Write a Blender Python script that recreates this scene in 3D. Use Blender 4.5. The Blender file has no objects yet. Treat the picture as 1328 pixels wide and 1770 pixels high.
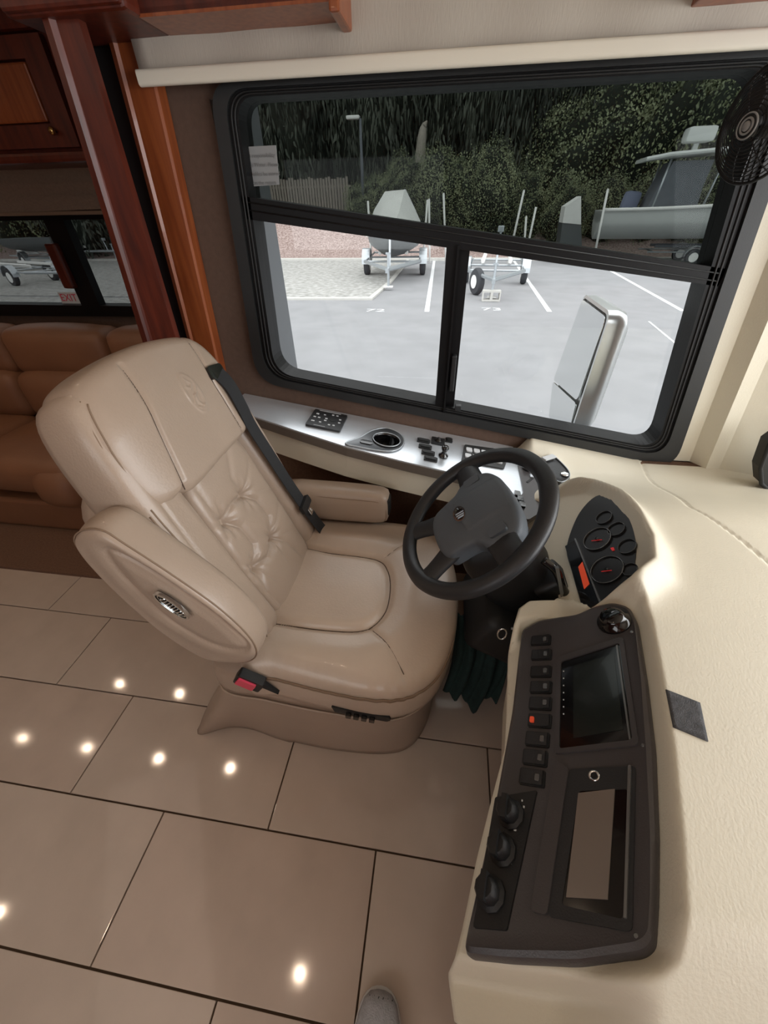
import bpy, bmesh, math, random
import numpy as np
from mathutils import Vector, Matrix, Euler
random.seed(7); rng = np.random.default_rng(7)
SC = bpy.context.scene
COL = SC.collection
PI = math.pi

# ------------------------------------------------------------------ camera
CAM = np.array([0, 0, 1.4]); F = 665.0; CX, CY = 664.0, 885.0
R3 = np.array([[0.98991802, 0.07614754, -0.11943141],
               [0.14084633, -0.61841968, 0.77312315],
               [-0.01498731, -0.78215002, -0.62290989]])   # world = R3 @ (right, down, forward)
cd = bpy.data.cameras.new('camera'); cam = bpy.data.objects.new('camera', cd); COL.objects.link(cam)
cd.sensor_fit = 'VERTICAL'; cd.sensor_height = 24.0; cd.lens = 24.0 * F / 1770.0
cd.clip_start = 0.02; cd.clip_end = 300
right, down, fwd = Vector(R3[:, 0]), Vector(R3[:, 1]), Vector(R3[:, 2])
M = Matrix((( right.x, -down.x, -fwd.x, 0), (right.y, -down.y, -fwd.y, 0), (right.z, -down.z, -fwd.z, 1.4), (0, 0, 0, 1)))
cam.matrix_world = M
SC.camera = cam
def at(px, py, ax, val):
    'turns a pixel of the photograph into a point on the plane axis=val'
    r = R3 @ np.array([px - CX, py - CY, F]); t = (val - CAM[ax]) / r[ax]
    return Vector(CAM + r * t)
def onp(px, py, P0, n):
    r = R3 @ np.array([px - CX, py - CY, F]); n = np.array(n, float)
    t = ((np.array(P0) - CAM) @ n) / (r @ n); return Vector(CAM + r * t)

# ------------------------------------------------------------------ colour management, world, lights
vs = SC.view_settings; vs.view_transform = 'Standard'; vs.look = 'None'; vs.gamma = 1; vs.use_curve_mapping = False
vs.exposure = 0.16
SC.cycles.max_bounces = 8; SC.cycles.transparent_max_bounces = 12; SC.cycles.sample_clamp_indirect = 6
W = bpy.data.worlds.new('overcast_sky'); SC.world = W; W.use_nodes = True
nt = W.node_tree; nt.nodes.clear()
wo = nt.nodes.new('ShaderNodeOutputWorld'); bg = nt.nodes.new('ShaderNodeBackground')
tc = nt.nodes.new('ShaderNodeTexCoord'); sp = nt.nodes.new('ShaderNodeSeparateXYZ'); rp = nt.nodes.new('ShaderNodeValToRGB')
nt.links.new(tc.outputs['Generated'], sp.inputs[0]); nt.links.new(sp.outputs['Z'], rp.inputs[0])
rp.color_ramp.elements[0].color = (0.90, 0.92, 0.95, 1); rp.color_ramp.elements[1].color = (1, 1, 1, 1); rp.color_ramp.elements[1].position = 0.6
nt.links.new(rp.outputs[0], bg.inputs['Color']); bg.inputs['Strength'].default_value = 2.6
nt.links.new(bg.outputs[0], wo.inputs[0])
def area(name, loc, target, sx, sy, power, color=(1, 1, 1)):
    d = bpy.data.lights.new(name, 'AREA'); d.shape = 'RECTANGLE'; d.size = sx; d.size_y = sy; d.energy = power; d.color = color
    o = bpy.data.objects.new(name, d); COL.objects.link(o); o.location = loc
    o.rotation_euler = (Vector(target) - Vector(loc)).to_track_quat('-Z', 'Y').to_euler(); return o
area('windshield_daylight', (1.75, 0.0, 1.35), (0.2, 0.2, 0.7), 2.2, 0.8, 25, (0.97, 0.99, 1.0))
area('side_window_daylight', (-0.4, -1.15, 1.35), (-0.2, 0.6, 0.6), 1.6, 0.6, 1.0, (1.0, 0.97, 0.93))
area('ceiling_fill', (-1.3, 0.1, 1.95), (-0.7, 0.5, 0.0), 1.8, 0.8, 2.2, (1.0, 0.76, 0.62))  # added warm fill panel besides the downlights, brightens the floor

# ------------------------------------------------------------------ materials
def srgb(r, g, b):
    f = lambda c: (c / 255 / 12.92) if c / 255 <= 0.04045 else ((c / 255 + 0.055) / 1.055) ** 2.4
    return (f(r), f(g), f(b), 1)
def mat(name, col, rough=0.5, metal=0.0, var=0.0, vscale=6, bump=0.0, bscale=80, coat=0.0, spec=0.5, emit=None, estr=1, stretch=None, col2=None, detail=4):
    m = bpy.data.materials.new(name); m.use_nodes = True; n = m.node_tree; b = n.nodes['Principled BSDF']
    b.inputs['Base Color'].default_value = col; b.inputs['Roughness'].default_value = rough; b.inputs['Metallic'].default_value = metal
    b.inputs['Coat Weight'].default_value = coat; b.inputs['Specular IOR Level'].default_value = spec
    t = n.nodes.new('ShaderNodeTexCoord'); mp = n.nodes.new('ShaderNodeMapping'); n.links.new(t.outputs['Object'], mp.inputs[0])
    if stretch: mp.inputs['Scale'].default_value = stretch
    if var or col2:
        no = n.nodes.new('ShaderNodeTexNoise'); no.inputs['Scale'].default_value = vscale; no.inputs['Detail'].default_value = detail
        n.links.new(mp.outputs[0], no.inputs['Vector'])
        r = n.nodes.new('ShaderNodeValToRGB'); n.links.new(no.outputs['Fac'], r.inputs[0])
        c2 = col2 or tuple(max(0, c * (1 - var)) for c in col[:3]) + (1,)
        c1 = tuple(min(1, c * (1 + var)) for c in col[:3]) + (1,) if not col2 else col
        r.color_ramp.elements[0].color = c2; r.color_ramp.elements[1].color = c1
        r.color_ramp.elements[0].position = 0.3; r.color_ramp.elements[1].position = 0.7
        n.links.new(r.outputs[0], b.inputs['Base Color'])
    if bump:
        no2 = n.nodes.new('ShaderNodeTexNoise'); no2.inputs['Scale'].default_value = bscale; no2.inputs['Detail'].default_value = 3
        n.links.new(mp.outputs[0], no2.inputs['Vector'])
        bp = n.nodes.new('ShaderNodeBump'); bp.inputs['Strength'].default_value = bump; bp.inputs['Distance'].default_value = 0.002
        n.links.new(no2.outputs['Fac'], bp.inputs['Height']); n.links.new(bp.outputs[0], b.inputs['Normal'])
    if emit: b.inputs['Emission Color'].default_value = emit; b.inputs['Emission Strength'].default_value = estr
    return m
def glass(name, tint=(1, 1, 1, 1), gl=0.02):
    m = bpy.data.materials.new(name); m.use_nodes = True; n = m.node_tree; n.nodes.clear()
    o = n.nodes.new('ShaderNodeOutputMaterial'); tr = n.nodes.new('ShaderNodeBsdfTransparent'); g = n.nodes.new('ShaderNodeBsdfGlossy')
    tr.inputs[0].default_value = tint; g.inputs['Roughness'].default_value = 0.02; mx = n.nodes.new('ShaderNodeMixShader')
    fr = n.nodes.new('ShaderNodeLayerWeight'); fr.inputs[0].default_value = 0.5
    pw = n.nodes.new('ShaderNodeMath'); pw.operation = 'POWER'; pw.inputs[1].default_value = 5.0; n.links.new(fr.outputs['Facing'], pw.inputs[0])
    mul = n.nodes.new('ShaderNodeMath'); mul.operation = 'MULTIPLY_ADD'; mul.inputs[1].default_value = 0.5; mul.inputs[2].default_value = gl
    n.links.new(pw.outputs[0], mul.inputs[0]); n.links.new(mul.outputs[0], mx.inputs[0])
    n.links.new(tr.outputs[0], mx.inputs[1]); n.links.new(g.outputs[0], mx.inputs[2]); n.links.new(mx.outputs[0], o.inputs[0]); return m
MT = dict(
 leather=mat('tan_leather', srgb(168, 149, 132), 0.38, var=0.05, vscale=5, bump=0.25, bscale=220, coat=0.12),
 leather_pad=mat('tan_leather_pale', srgb(188, 169, 151), 0.33, var=0.05, vscale=9, bump=0.2, bscale=160, coat=0.1),  # paler, slightly shinier tan for the seat cushion
 sofa=mat('caramel_leather', srgb(132, 92, 66), 0.55, var=0.08, vscale=5, bump=0.3, bscale=120),
 stitch=mat('tan_thread', srgb(134, 112, 92), 0.7),
 seam=mat('dark_seam', srgb(74, 58, 46), 0.8),
 cream=mat('cream_vinyl', srgb(217, 210, 191), 0.5, var=0.02, vscale=8, bump=0.25, bscale=260),
 tile=mat('beige_porcelain', srgb(194, 178, 163), 0.07, var=0.06, vscale=7, coat=0.15, detail=8),
 tile2=mat('beige_porcelain_pinkish', srgb(190, 172, 157), 0.08, var=0.07, vscale=6, coat=0.15, detail=8),
 grout=mat('brown_grout', srgb(98, 80, 64), 0.9),
 cherry=mat('cherry_wood', srgb(98, 38, 20), 0.42, col2=srgb(66, 22, 12), vscale=9, stretch=(6, 6, 0.7), coat=0.08),
 cherry_light=mat('cherry_wood_light', srgb(152, 82, 42), 0.35, col2=srgb(122, 58, 28), vscale=8, stretch=(8, 8, 0.6), coat=0.3),
 brownfab=mat('brown_wall_fabric', srgb(92, 72, 60), 0.9, var=0.1, vscale=60, bump=0.3, bscale=300),
 shade=mat('shade_fabric', srgb(180, 172, 160), 0.85, var=0.03, vscale=4, bump=0.3, bscale=300, stretch=(1, 1, 0.2)),
 shadebar=mat('shade_hem_bar', srgb(224, 218, 202), 0.6),
 blackframe=mat('black_aluminium', srgb(18, 18, 19), 0.45, bump=0.1, bscale=200, spec=0.2),
 greyframe=mat('charcoal_frame', srgb(32, 33, 33), 0.5, bump=0.1, bscale=300),
 rubber=mat('black_rubber', srgb(18, 18, 18), 0.6),
 plastic=mat('black_plastic', srgb(38, 39, 41), 0.42, bump=0.2, bscale=420),
 plastic_d=mat('matte_black_plastic', srgb(24, 25, 26), 0.5, bump=0.2, bscale=420),
 hubp=mat('charcoal_vinyl', srgb(82, 88, 94), 0.5, bump=0.3, bscale=420),
 consolep=mat('console_charcoal', srgb(68, 65, 66), 0.32, bump=0.15, bscale=500),
 gloss=mat('gloss_black', srgb(14, 14, 15), 0.12, coat=0.4),
 screen=mat('display_glass', srgb(34, 38, 36), 0.12, coat=0.3),
 screen2=mat('radio_display_glass', srgb(122, 112, 104), 0.2, coat=0.2),
 chrome=mat('chrome', srgb(225, 228, 228), 0.1, metal=1.0),
 alu=mat('brushed_aluminium', srgb(226, 232, 238), 0.26, metal=0.6, var=0.03, vscale=30, stretch=(1, 12, 1)),
 white=mat('white_paint', srgb(225, 225, 222), 0.5),
 white_print=mat('white_print', srgb(205, 208, 210), 0.6),
 red=mat('red_button', srgb(214, 66, 92), 0.35),
 orange=mat('orange_lit_label', srgb(190, 66, 40), 0.4, emit=srgb(200, 70, 40), estr=0.35),
 needle=mat('red_needle', srgb(180, 40, 40), 0.4, emit=srgb(200, 40, 40), estr=0.3),
 dial=mat('dial_face', srgb(28, 28, 29), 0.35),
 ring=mat('dial_ring', srgb(130, 132, 132), 0.25, metal=0.6),
 belt=mat('black_webbing', srgb(30, 31, 33), 0.75, bump=0.5, bscale=500, stretch=(1, 8, 1)),
 towel=mat('dark_green_towel', srgb(24, 46, 44), 0.95, var=0.2, vscale=50, bump=0.6, bscale=400),
 velcro=mat('grey_velcro', srgb(78, 78, 80), 0.95, var=0.25, vscale=90, bump=0.8, bscale=600),
 carpet=mat('brown_carpet', srgb(112, 84, 66), 0.98, var=0.15, vscale=120, bump=0.8, bscale=400),
 knit=mat('grey_knit', srgb(178, 180, 184), 0.9, var=0.12, vscale=90, bump=0.8, bscale=300),
 sole=mat('white_sole', srgb(210, 210, 208), 0.7),
 ceil=mat('ceiling_vinyl', srgb(205, 190, 172), 0.8),
 lamp=mat('lamp_glow', (1, 0.85, 0.65, 1), 0.5, emit=(1.0, 0.72, 0.48, 1), estr=22),
 brass=mat('brass', srgb(190, 160, 100), 0.25, metal=1.0),
 asphalt=mat('asphalt', srgb(132, 133, 135), 0.9, var=0.08, vscale=1.3, bump=0.5, bscale=60, detail=10),
 gravel=mat('pale_gravel', srgb(172, 172, 169), 0.95, col2=srgb(124, 124, 119), vscale=5, detail=12, bump=0.8, bscale=30),
 concrete=mat('concrete', srgb(186, 185, 180), 0.9, var=0.05, vscale=4),
 mulch=mat('red_mulch', srgb(168, 152, 146), 0.95, col2=srgb(104, 84, 78), vscale=11, detail=12),
 paint=mat('road_paint', srgb(205, 207, 208), 0.7, var=0.05, vscale=6),
 grass=mat('grass', srgb(84, 98, 52), 0.95, var=0.3, vscale=6),
 leaf=mat('leaf_green', srgb(164, 170, 132), 0.6, col2=srgb(78, 88, 64), vscale=1.2, detail=8),
 leaf_d=mat('leaf_dark', srgb(92, 98, 84), 0.7, col2=srgb(36, 42, 36), vscale=0.8, detail=8),
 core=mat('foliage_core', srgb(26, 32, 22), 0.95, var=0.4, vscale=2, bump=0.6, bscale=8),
 ringgrey=mat('grey_ring', srgb(150, 150, 148), 0.5),
 dkmetal=mat('dark_metal', srgb(96, 98, 100), 0.3, metal=0.8),
 mirrorhsg=mat('polished_housing', srgb(222, 226, 226), 0.28, metal=0.75),
 bark=mat('bark', srgb(88, 82, 74), 0.9, var=0.2, vscale=5, stretch=(4, 4, 1)),
 deadwood=mat('dead_wood', srgb(140, 134, 124), 0.9, var=0.2, vscale=5, stretch=(4, 4, 1)),
 fence=mat('weathered_fence', srgb(128, 120, 112), 0.9, var=0.2, vscale=3, stretch=(6, 6, 0.6)),
 galv=mat('galvanised_steel', srgb(176, 182, 186), 0.35, metal=0.7),
 tyre=mat('tyre_rubber', srgb(52, 54, 58), 0.8),
 cover=mat('grey_boat_cover', srgb(214, 214, 211), 0.85, var=0.05, vscale=3),
 cover_d=mat('charcoal_canvas', srgb(92, 96, 102), 0.85, var=0.1, vscale=4),
 hullw=mat('white_gelcoat', srgb(205, 208, 206), 0.25),
 hullg=mat('pale_green_hull', srgb(150, 164, 146), 0.35),
 hulla=mat('aluminium_hull', srgb(74, 79, 80), 0.5, metal=0.0),
 navy=mat('blue_grey_cover', srgb(110, 118, 140), 0.8),
 rvwall=mat('exterior_gelcoat', srgb(92, 95, 98), 0.4),
 clear=glass('clear_glass', (0.97, 0.98, 0.98, 1)),
 tint=glass('tinted_glass', (0.46, 0.48, 0.47, 1), 0.004),
 tint2=glass('privacy_glass', (0.40, 0.41, 0.41, 1)),
)

# ------------------------------------------------------------------ object helpers
def link(name, me, parent=None, label=None, cat=None, group=None, kind=None, loc=None):
    o = bpy.data.objects.new(name, me); COL.objects.link(o)
    if parent is not None: o.parent = parent
    if label: o['label'] = label
    if cat: o['category'] = cat
    if group: o['group'] = group
    if kind: o['kind'] = kind
    if loc is not None: o.location = loc
    return o
def org(parent):
    v = Vector((0, 0, 0)); p = parent
    while p is not None: v = v + p.location; p = p.parent
    return v
class MB:
    def __init__(s): s.v = []; s.f = []
    def add(s, vs_, fs_):
        b = len(s.v); s.v += [tuple(x) for x in vs_]; s.f += [tuple(i + b for i in f) for f in fs_]; return s
    def box(s, c, d, rot=None, bev=0.0):
        c = Vector(c); hx, hy, hz = d[0] / 2, d[1] / 2, d[2] / 2
        if bev <= 0:
            P = [Vector((x, y, z)) for x in (-hx, hx) for y in (-hy, hy) for z in (-hz, hz)]
            fs_ = [(0, 1, 3, 2), (4, 6, 7, 5), (0, 4, 5, 1), (2, 3, 7, 6), (0, 2, 6, 4), (1, 5, 7, 3)]
        else:
            bm = bmesh.new(); bmesh.ops.create_cube(bm, size=1, matrix=Matrix.Diagonal((d[0], d[1], d[2], 1)))
            bmesh.ops.bevel(bm, geom=bm.edges[:], offset=bev, segments=2, profile=0.6, affect='EDGES')
            bm.verts.index_update(); P = [v.co.copy() for v in bm.verts]; fs_ = [tuple(v.index for v in f.verts) for f in bm.faces]; bm.free()
        if rot is not None: P = [rot @ p for p in P]
        return s.add([p + c for p in P], fs_)
    def tube(s, pts, r, n=8, closed=False, cap=True):
        pts = [Vector(p) for p in pts]; rs = r if isinstance(r, (list, tuple)) else [r] * len(pts); V = []; Fc = []; N = len(pts)
        up = None
        for i, p in enumerate(pts):
            a = pts[(i - 1) % N] if (closed or i > 0) else p; b = pts[(i + 1) % N] if (closed or i < N - 1) else p
            t = (b - a).normalized()
            if up is None: up = t.orthogonal().normalized()
            up = (up - t * up.dot(t)).normalized(); sd = t.cross(up)
            for k in range(n):
                q = 2 * PI * k / n; V.append(p + (up * math.cos(q) + sd * math.sin(q)) * rs[i])
        for i in range(N if closed else N - 1):
            j = (i + 1) % N
            for k in range(n): Fc.append((i * n + k, i * n + (k + 1) % n, j * n + (k + 1) % n, j * n + k))
        if cap and not closed: Fc += [tuple(range(n - 1, -1, -1)), tuple((N - 1) * n + k for k in range(n))]
        return s.add(V, Fc)
    def lathe(s, prof, base, axis, n=24, cap=True):
        'prof: list of (radius, height) along axis from base'
        ax = Vector(axis).normalized(); u = ax.orthogonal().normalized(); v = ax.cross(u); base = Vector(base); V = []; Fc = []
        for (r, h) in prof:
            for k in range(n):
                q = 2 * PI * k / n; V.append(base + ax * h + (u * math.cos(q) + v * math.sin(q)) * r)
        for i in range(len(prof) - 1):
            for k in range(n): Fc.append((i * n + k, i * n + (k + 1) % n, (i + 1) * n + (k + 1) % n, (i + 1) * n + k))
        if cap: Fc += [tuple(range(n - 1, -1, -1)), tuple((len(prof) - 1) * n + k for k in range(n))]
        return s.add(V, Fc)
    def prism(s, poly, fr, w0, w1):
        'poly of (u,v) in frame fr=(O,U,V,N), extruded from w0 to w1'
        O, U, V_, N = fr; n = len(poly)
        P = [O + U * a + V_ * b + N * w0 for a, b in poly] + [O + U * a + V_ * b + N * w1 for a, b in poly]
        Fc = [tuple(range(n - 1, -1, -1)), tuple(range(n, 2 * n))] + [(i, (i + 1) % n, n + (i + 1) % n, n + i) for i in range(n)]
        return s.add(P, Fc)
    def loft(s, rings, cap=True):
        n = len(rings[0]); V = [p for r in rings for p in r]; Fc = []
        for i in range(len(rings) - 1):
            for k in range(n): Fc.append((i * n + k, i * n + (k + 1) % n, (i + 1) * n + (k + 1) % n, (i + 1) * n + k))
        if cap: Fc += [tuple(range(n - 1, -1, -1)), tuple((len(rings) - 1) * n + k for k in range(n))]
        return s.add(V, Fc)
    def ringframe(s, outer, inner, fr, w0, w1):
        'frame between two polygons with the same count'
        O, U, V_, N = fr; n = len(outer); g = lambda p, w: O + U * p[0] + V_ * p[1] + N * w
        P = [g(p, w0) for p in outer] + [g(p, w1) for p in outer] + [g(p, w0) for p in inner] + [g(p, w1) for p in inner]; Fc = []
        for i in range(n):
            j = (i + 1) % n
            Fc += [(i, j, n + j, n + i), (n + i, n + j, 3 * n + j, 3 * n + i), (2 * n + j, 2 * n + i, 3 * n + i, 3 * n + j), (j, i, 2 * n + i, 2 * n + j)]
        return s.add(P, Fc)
    def build(s, name, m, parent=None, smooth=False, fix=True, ang=None, **kw):
        o_ = org(parent); me = bpy.data.meshes.new(name)
        me.from_pydata([(p[0] - o_.x, p[1] - o_.y, p[2] - o_.z) for p in s.v], [], s.f)
        if fix:
            bm = bmesh.new(); bm.from_mesh(me); bmesh.ops.recalc_face_normals(bm, faces=bm.faces[:]); bm.to_mesh(me); bm.free()
        me.materials.append(MT[m])
        if smooth or ang:
            me.shade_smooth()
            if ang: me.set_sharp_from_angle(angle=math.radians(ang))
        return link(name, me, parent, **kw)
def thing(name, label, cat, loc, group=None):
    o = bpy.data.objects.new(name, None); COL.objects.link(o); o.location = loc; o['label'] = label; o['category'] = cat
    o.empty_display_size = 0.05
    if group: o['group'] = group
    return o
def copy_tree(o, parent=None):
    c = o.copy(); COL.objects.link(c)
    if parent is not None: c.parent = parent
    for ch in list(o.children): copy_tree(ch, c)
    return c
def rrect(cx, cy, hx, hy, r, n=6):
    P = []
    for (sx, sy, a0) in ((1, 1, 0), (-1, 1, PI / 2), (-1, -1, PI), (1, -1, 1.5 * PI)):
        for k in range(n + 1):
            a = a0 + PI / 2 * k / n; P.append((cx + sx * (hx - r) + r * math.cos(a), cy + sy * (hy - r) + r * math.sin(a)))
    return P
def rpoly(pts, r, n=5):
    'round the corners of a polygon (r scalar or list)'
    out = []; N = len(pts)
    for i in range(N):
        p = Vector(pts[i]); a = Vector(pts[i - 1]); b = Vector(pts[(i + 1) % N]); rr = r[i] if isinstance(r, (list, tuple)) else r
        d1 = (a - p); d2 = (b - p); l = min(rr, d1.length * .49, d2.length * .49); p1 = p + d1.normalized() * l; p2 = p + d2.normalized() * l
        for k in range(n + 1):
            t = k / n; q = p1 * (1 - t) ** 2 + p * 2 * t * (1 - t) + p2 * t * t; out.append((q.x, q.y))
    return out
def resample(poly, n):
    P = np.array(poly + [poly[0]], float); d = np.r_[0, np.cumsum(np.hypot(*(np.diff(P, axis=0).T)))]
    t = np.linspace(0, d[-1], n, endpoint=False); return np.stack([np.interp(t, d, P[:, 0]), np.interp(t, d, P[:, 1])], 1)
def smooth_closed(pts, n=96):
    'Catmull-Rom closed curve'
    P = np.array(pts, float); N = len(P); out = []
    for i in range(N):
        p0, p1, p2, p3 = P[i - 1], P[i], P[(i + 1) % N], P[(i + 2) % N]
        for k in range(12):
            t = k / 12; out.append(0.5 * (2 * p1 + (p2 - p0) * t + (2 * p0 - 5 * p1 + 4 * p2 - p3) * t * t + (3 * p1 - p0 - 3 * p2 + p3) * t ** 3))
    return resample([tuple(q) for q in out], n)
def smooth_open(pts, k=8):
    P = [Vector(p) for p in pts]; P = [P[0] * 2 - P[1]] + P + [P[-1] * 2 - P[-2]]; out = []
    for i in range(1, len(P) - 2):
        for j in range(k):
            t = j / k; a, b, c, d = P[i - 1], P[i], P[i + 1], P[i + 2]
            out.append(0.5 * (2 * b + (c - a) * t + (2 * a - 5 * b + 4 * c - d) * t * t + (3 * b - a - 3 * c + d) * t ** 3))
    out.append(P[-2]); return out
def segd(x, y, segs):
    'distance to a set of polylines'
    d = np.full(np.shape(x), 9.0)
    for pl in segs:
        for (a, b) in zip(pl[:-1], pl[1:]):
            ax, ay = a; bx, by = b; L = (bx - ax) ** 2 + (by - ay) ** 2 + 1e-12
            t = np.clip(((x - ax) * (bx - ax) + (y - ay) * (by - ay)) / L, 0, 1)
            d = np.minimum(d, np.hypot(x - ax - t * (bx - ax), y - ay - t * (by - ay)))
    return d
def sdpoly(x, y, poly):
    'signed distance, negative inside'
    pl = list(poly) + [poly[0]]; d = segd(x, y, [pl]); ins = np.zeros(np.shape(x), bool)
    for (a, b) in zip(pl[:-1], pl[1:]):
        c = ((a[1] > y) != (b[1] > y)); xx = (b[0] - a[0]) * (y - a[1]) / (b[1] - a[1] + 1e-15) + a[0]; ins ^= c & (x < xx)
    return np.where(ins, -d, d)
def S(t): t = np.clip(t, 0, 1); return t * t * (3 - 2 * t)
def pillow(mb, outline, wf, fr, edge=0.03, depth=0.1, s0=0.8, K=36, side=4, c=None, bulge=0.0, back=True):
    'a cushion over an outline: top surface wf(u,v), rolled edge, side wall going back by depth'
    Oo, U, V_, N = fr; P = np.array(outline, float); n = len(P); cc = np.array(c) if c is not None else P.mean(0)
    g = lambda q, w: [Oo + U * float(a) + V_ * float(b) + N * float(z) for (a, b), z in zip(q, w)]
    rings = []
    ss = np.linspace(0.02, 1, K)
    for s in ss:
        q = cc + (P - cc) * s; w = wf(q[:, 0], q[:, 1])
        t = np.clip((s - s0) / (1 - s0), 0, 1); w = w - edge * (1 - np.sqrt(max(0, 1 - t * t)))
        rings.append(g(q, w))
    wE = wf(P[:, 0], P[:, 1]) - edge
    for k in range(1, side + 1):
        t = k / side; q = cc + (P - cc) * (1 + bulge * math.sin(PI * t)); rings.append(g(q, wE - depth * t))
    if back:
        wb = (wE - depth)
        for s in (0.9, 0.5, 0.02): rings.append(g(cc + (P - cc) * s, wb - 0.01))
    mb.loft(rings); return mb
WX, WY, WZ = Vector((1, 0, 0)), Vector((0, 1, 0)), Vector((0, 0, 1))
def text_mesh(txt, size, fr, name, m, parent, ext=0.0004, align='CENTER', **kw):
    cu = bpy.data.curves.new(name, 'FONT'); cu.body = txt; cu.size = size; cu.extrude = ext; cu.align_x = align; cu.align_y = 'CENTER'
    cu.resolution_u = 3
    t = bpy.data.objects.new(name, cu); me = bpy.data.meshes.new_from_object(t); bpy.data.objects.remove(t)
    O, U, V_, N = fr; o_ = org(parent)
    MM = Matrix(((U.x, V_.x, N.x, O.x - o_.x), (U.y, V_.y, N.y, O.y - o_.y), (U.z, V_.z, N.z, O.z - o_.z), (0, 0, 0, 1)))
    me.transform(MM); me.materials.clear(); me.materials.append(MT[m]); return link(name, me, parent, **kw)
# ================================================================== SETTING
YW = 1.35
mb = MB(); mb.box((-0.9, 0.05, -0.03), (6.4, 2.6, 0.04)); floor = mb.build('floor', 'grout', kind='structure')
# floor tiles: 0.64 x 0.305 m, half-bond, each its own piece with an open joint
TW, TD, G = 0.638, 0.3045, 0.0045
tile_me = None
for r in range(-3, 5):
    y0 = -0.062 + r * TD
    xo = -0.394 if r % 2 else -0.078
    for k in range(-5, 4):
        x0 = xo + k * TW
        if x0 < -3.2 or x0 > 1.0: continue
        if y0 + TD > 1.04 and x0 < -0.85 and r == 3:
            pass
        if r == 4 and x0 < -0.75: continue
        if tile_me is None:
            t = MB(); t.box((TW / 2, TD / 2, -0.005), (TW - G, TD - G, 0.012), bev=0.0012); o = t.build('tile', 'tile', floor); tile_me = o.data
            tile_me2 = tile_me.copy(); tile_me2.materials[0] = MT['tile2']; o.location = (x0, y0, 0)
        else:
            o = link('tile', tile_me if random.random() < 0.6 else tile_me2, floor); o.location = (x0, y0, 0)
# driver-side wall with the window opening, polygon in (x,z)
WO = [(-0.64, 1.62), (0.715, 1.62), (0.835, 0.68), (-0.64, 0.91)]
FRW = (Vector((0, YW, 0)), WX, WZ, Vector((0, 1, 0)))
def wall_with_hole(name, x0, x1, z0, z1, hole, m, d0, d1):
    out = [(x0, z1), (x1, z1), (x1, z0), (x0, z0)]
    mb = MB(); mb.ringframe(out, hole, FRW, d0, d1); return mb.build(name, m, kind='structure')
wall = wall_with_hole('wall_left', -0.93, 1.42, 0.0, 2.0, WO, 'brownfab', 0.0, 0.06)
mb = MB(); mb.box((-0.9, 0.05, 2.02), (6.4, 2.62, 0.04)); ceiling = mb.build('ceiling', 'ceil', kind='structure')
mb = MB(); mb.box((-1.0, -1.26, 0.55), (6.0, 0.05, 1.10)); mb.box((-1.0, -1.26, 1.85), (6.0, 0.05, 0.3)); mb.box((-2.7, -1.26, 1.27), (2.6, 0.05, 0.86)); mb.box((0.95, -1.26, 1.27), (2.1, 0.05, 0.86))
mb.build('wall_right', 'cherry_light', kind='structure')
mb = MB(); mb.box((-4.05, 0.45, 1.0), (0.06, 3.5, 2.0)); mb.build('wall_rear', 'cherry_light', kind='structure')
mb = MB(); mb.box((1.68, 1.38, 1.0), (0.54, 0.05, 2.0)); mb.box((1.95, 0.05, 0.3), (0.06, 2.6, 0.7)); mb.box((1.85, 0.05, 1.9), (0.3, 2.6, 0.2)); mb.build('wall_front', 'cream', kind='structure')  # first box is an unseen side piece added to block light at the corner
# slide-out room shell: floor, far wall with window, ceiling, end wall (its outside is seen through the driver window)
mb = MB(); mb.box((-2.45, 1.62, 0.0), (3.1, 1.14, 0.035)); mb.build('floor_slideout', 'carpet', kind='structure')
YS = 2.15
SW = [tuple((at(px, py, 1, YS).x, at(px, py, 1, YS).z)) for px, py in ((-60, 372), (225, 366), (262, 545), (-60, 545))]
SW = [(-3.4, SW[0][1]), (-1.45, SW[1][1]), (-1.45, SW[2][1]), (-3.4, SW[3][1])]
FRS = (Vector((0, YS, 0)), WX, WZ, Vector((0, 1, 0)))
mb = MB(); mb.ringframe([(-4.0, 1.95), (-0.87, 1.95), (-0.87, 0.0), (-4.0, 0.0)], SW, FRS, 0, 0.06); mb.build('wall_slideout', 'brownfab', kind='structure')
mb = MB(); mb.box((-2.45, 1.67, 1.93), (3.14, 1.06, 0.04)); mb.build('ceiling_slideout', 'ceil', kind='structure')
mb = MB(); mb.box((-0.85, 1.77, 0.95), (0.10, 0.66, 2.0)); mb.build('wall_slideout_end', 'rvwall', kind='structure')
# slide-out window
w2 = bpy.data.objects.new('window_2', None); COL.objects.link(w2); w2['kind'] = 'structure'; w2.location = (-2.4, YS, 0.93)
zt, zb = SW[0][1], SW[2][1]
mb = MB(); ins = [(-3.36, zt - 0.025), (-1.5, zt - 0.025), (-1.5, zb + 0.05), (-3.36, zb + 0.05)]
mb.ringframe(SW, ins, FRS, -0.03, 0.05); mb.build('window_frame', 'blackframe', w2)
a = at(97, 374, 1, YS); b = at(172, 545, 1, YS)
xm = (a.x + b.x) / 2 + 0.0
mb = MB(); mb.box((xm, YS - 0.005, (zt + zb) / 2), (0.11, 0.05, zt - zb)); mb.build('mullion', 'blackframe', w2)
mb = MB(); mb.box((xm - 0.05, YS - 0.05, (zt + zb) / 2 + 0.01), (0.06, 0.04, 0.20), bev=0.012); mb.build('window_latch', 'cherry', w2, label='dark red latch lever on the mullion')
mb = MB(); mb.box(((-3.36 + xm) / 2, YS + 0.02, (zt + zb) / 2), (xm + 3.36, 0.005, zt - zb)); mb.build('pane', 'tint2', w2)
mb = MB(); mb.box(((-1.5 + xm) / 2, YS + 0.03, (zt + zb) / 2), (-1.5 - xm, 0.005, zt - zb)); mb.build('pane', 'tint2', w2)
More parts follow.
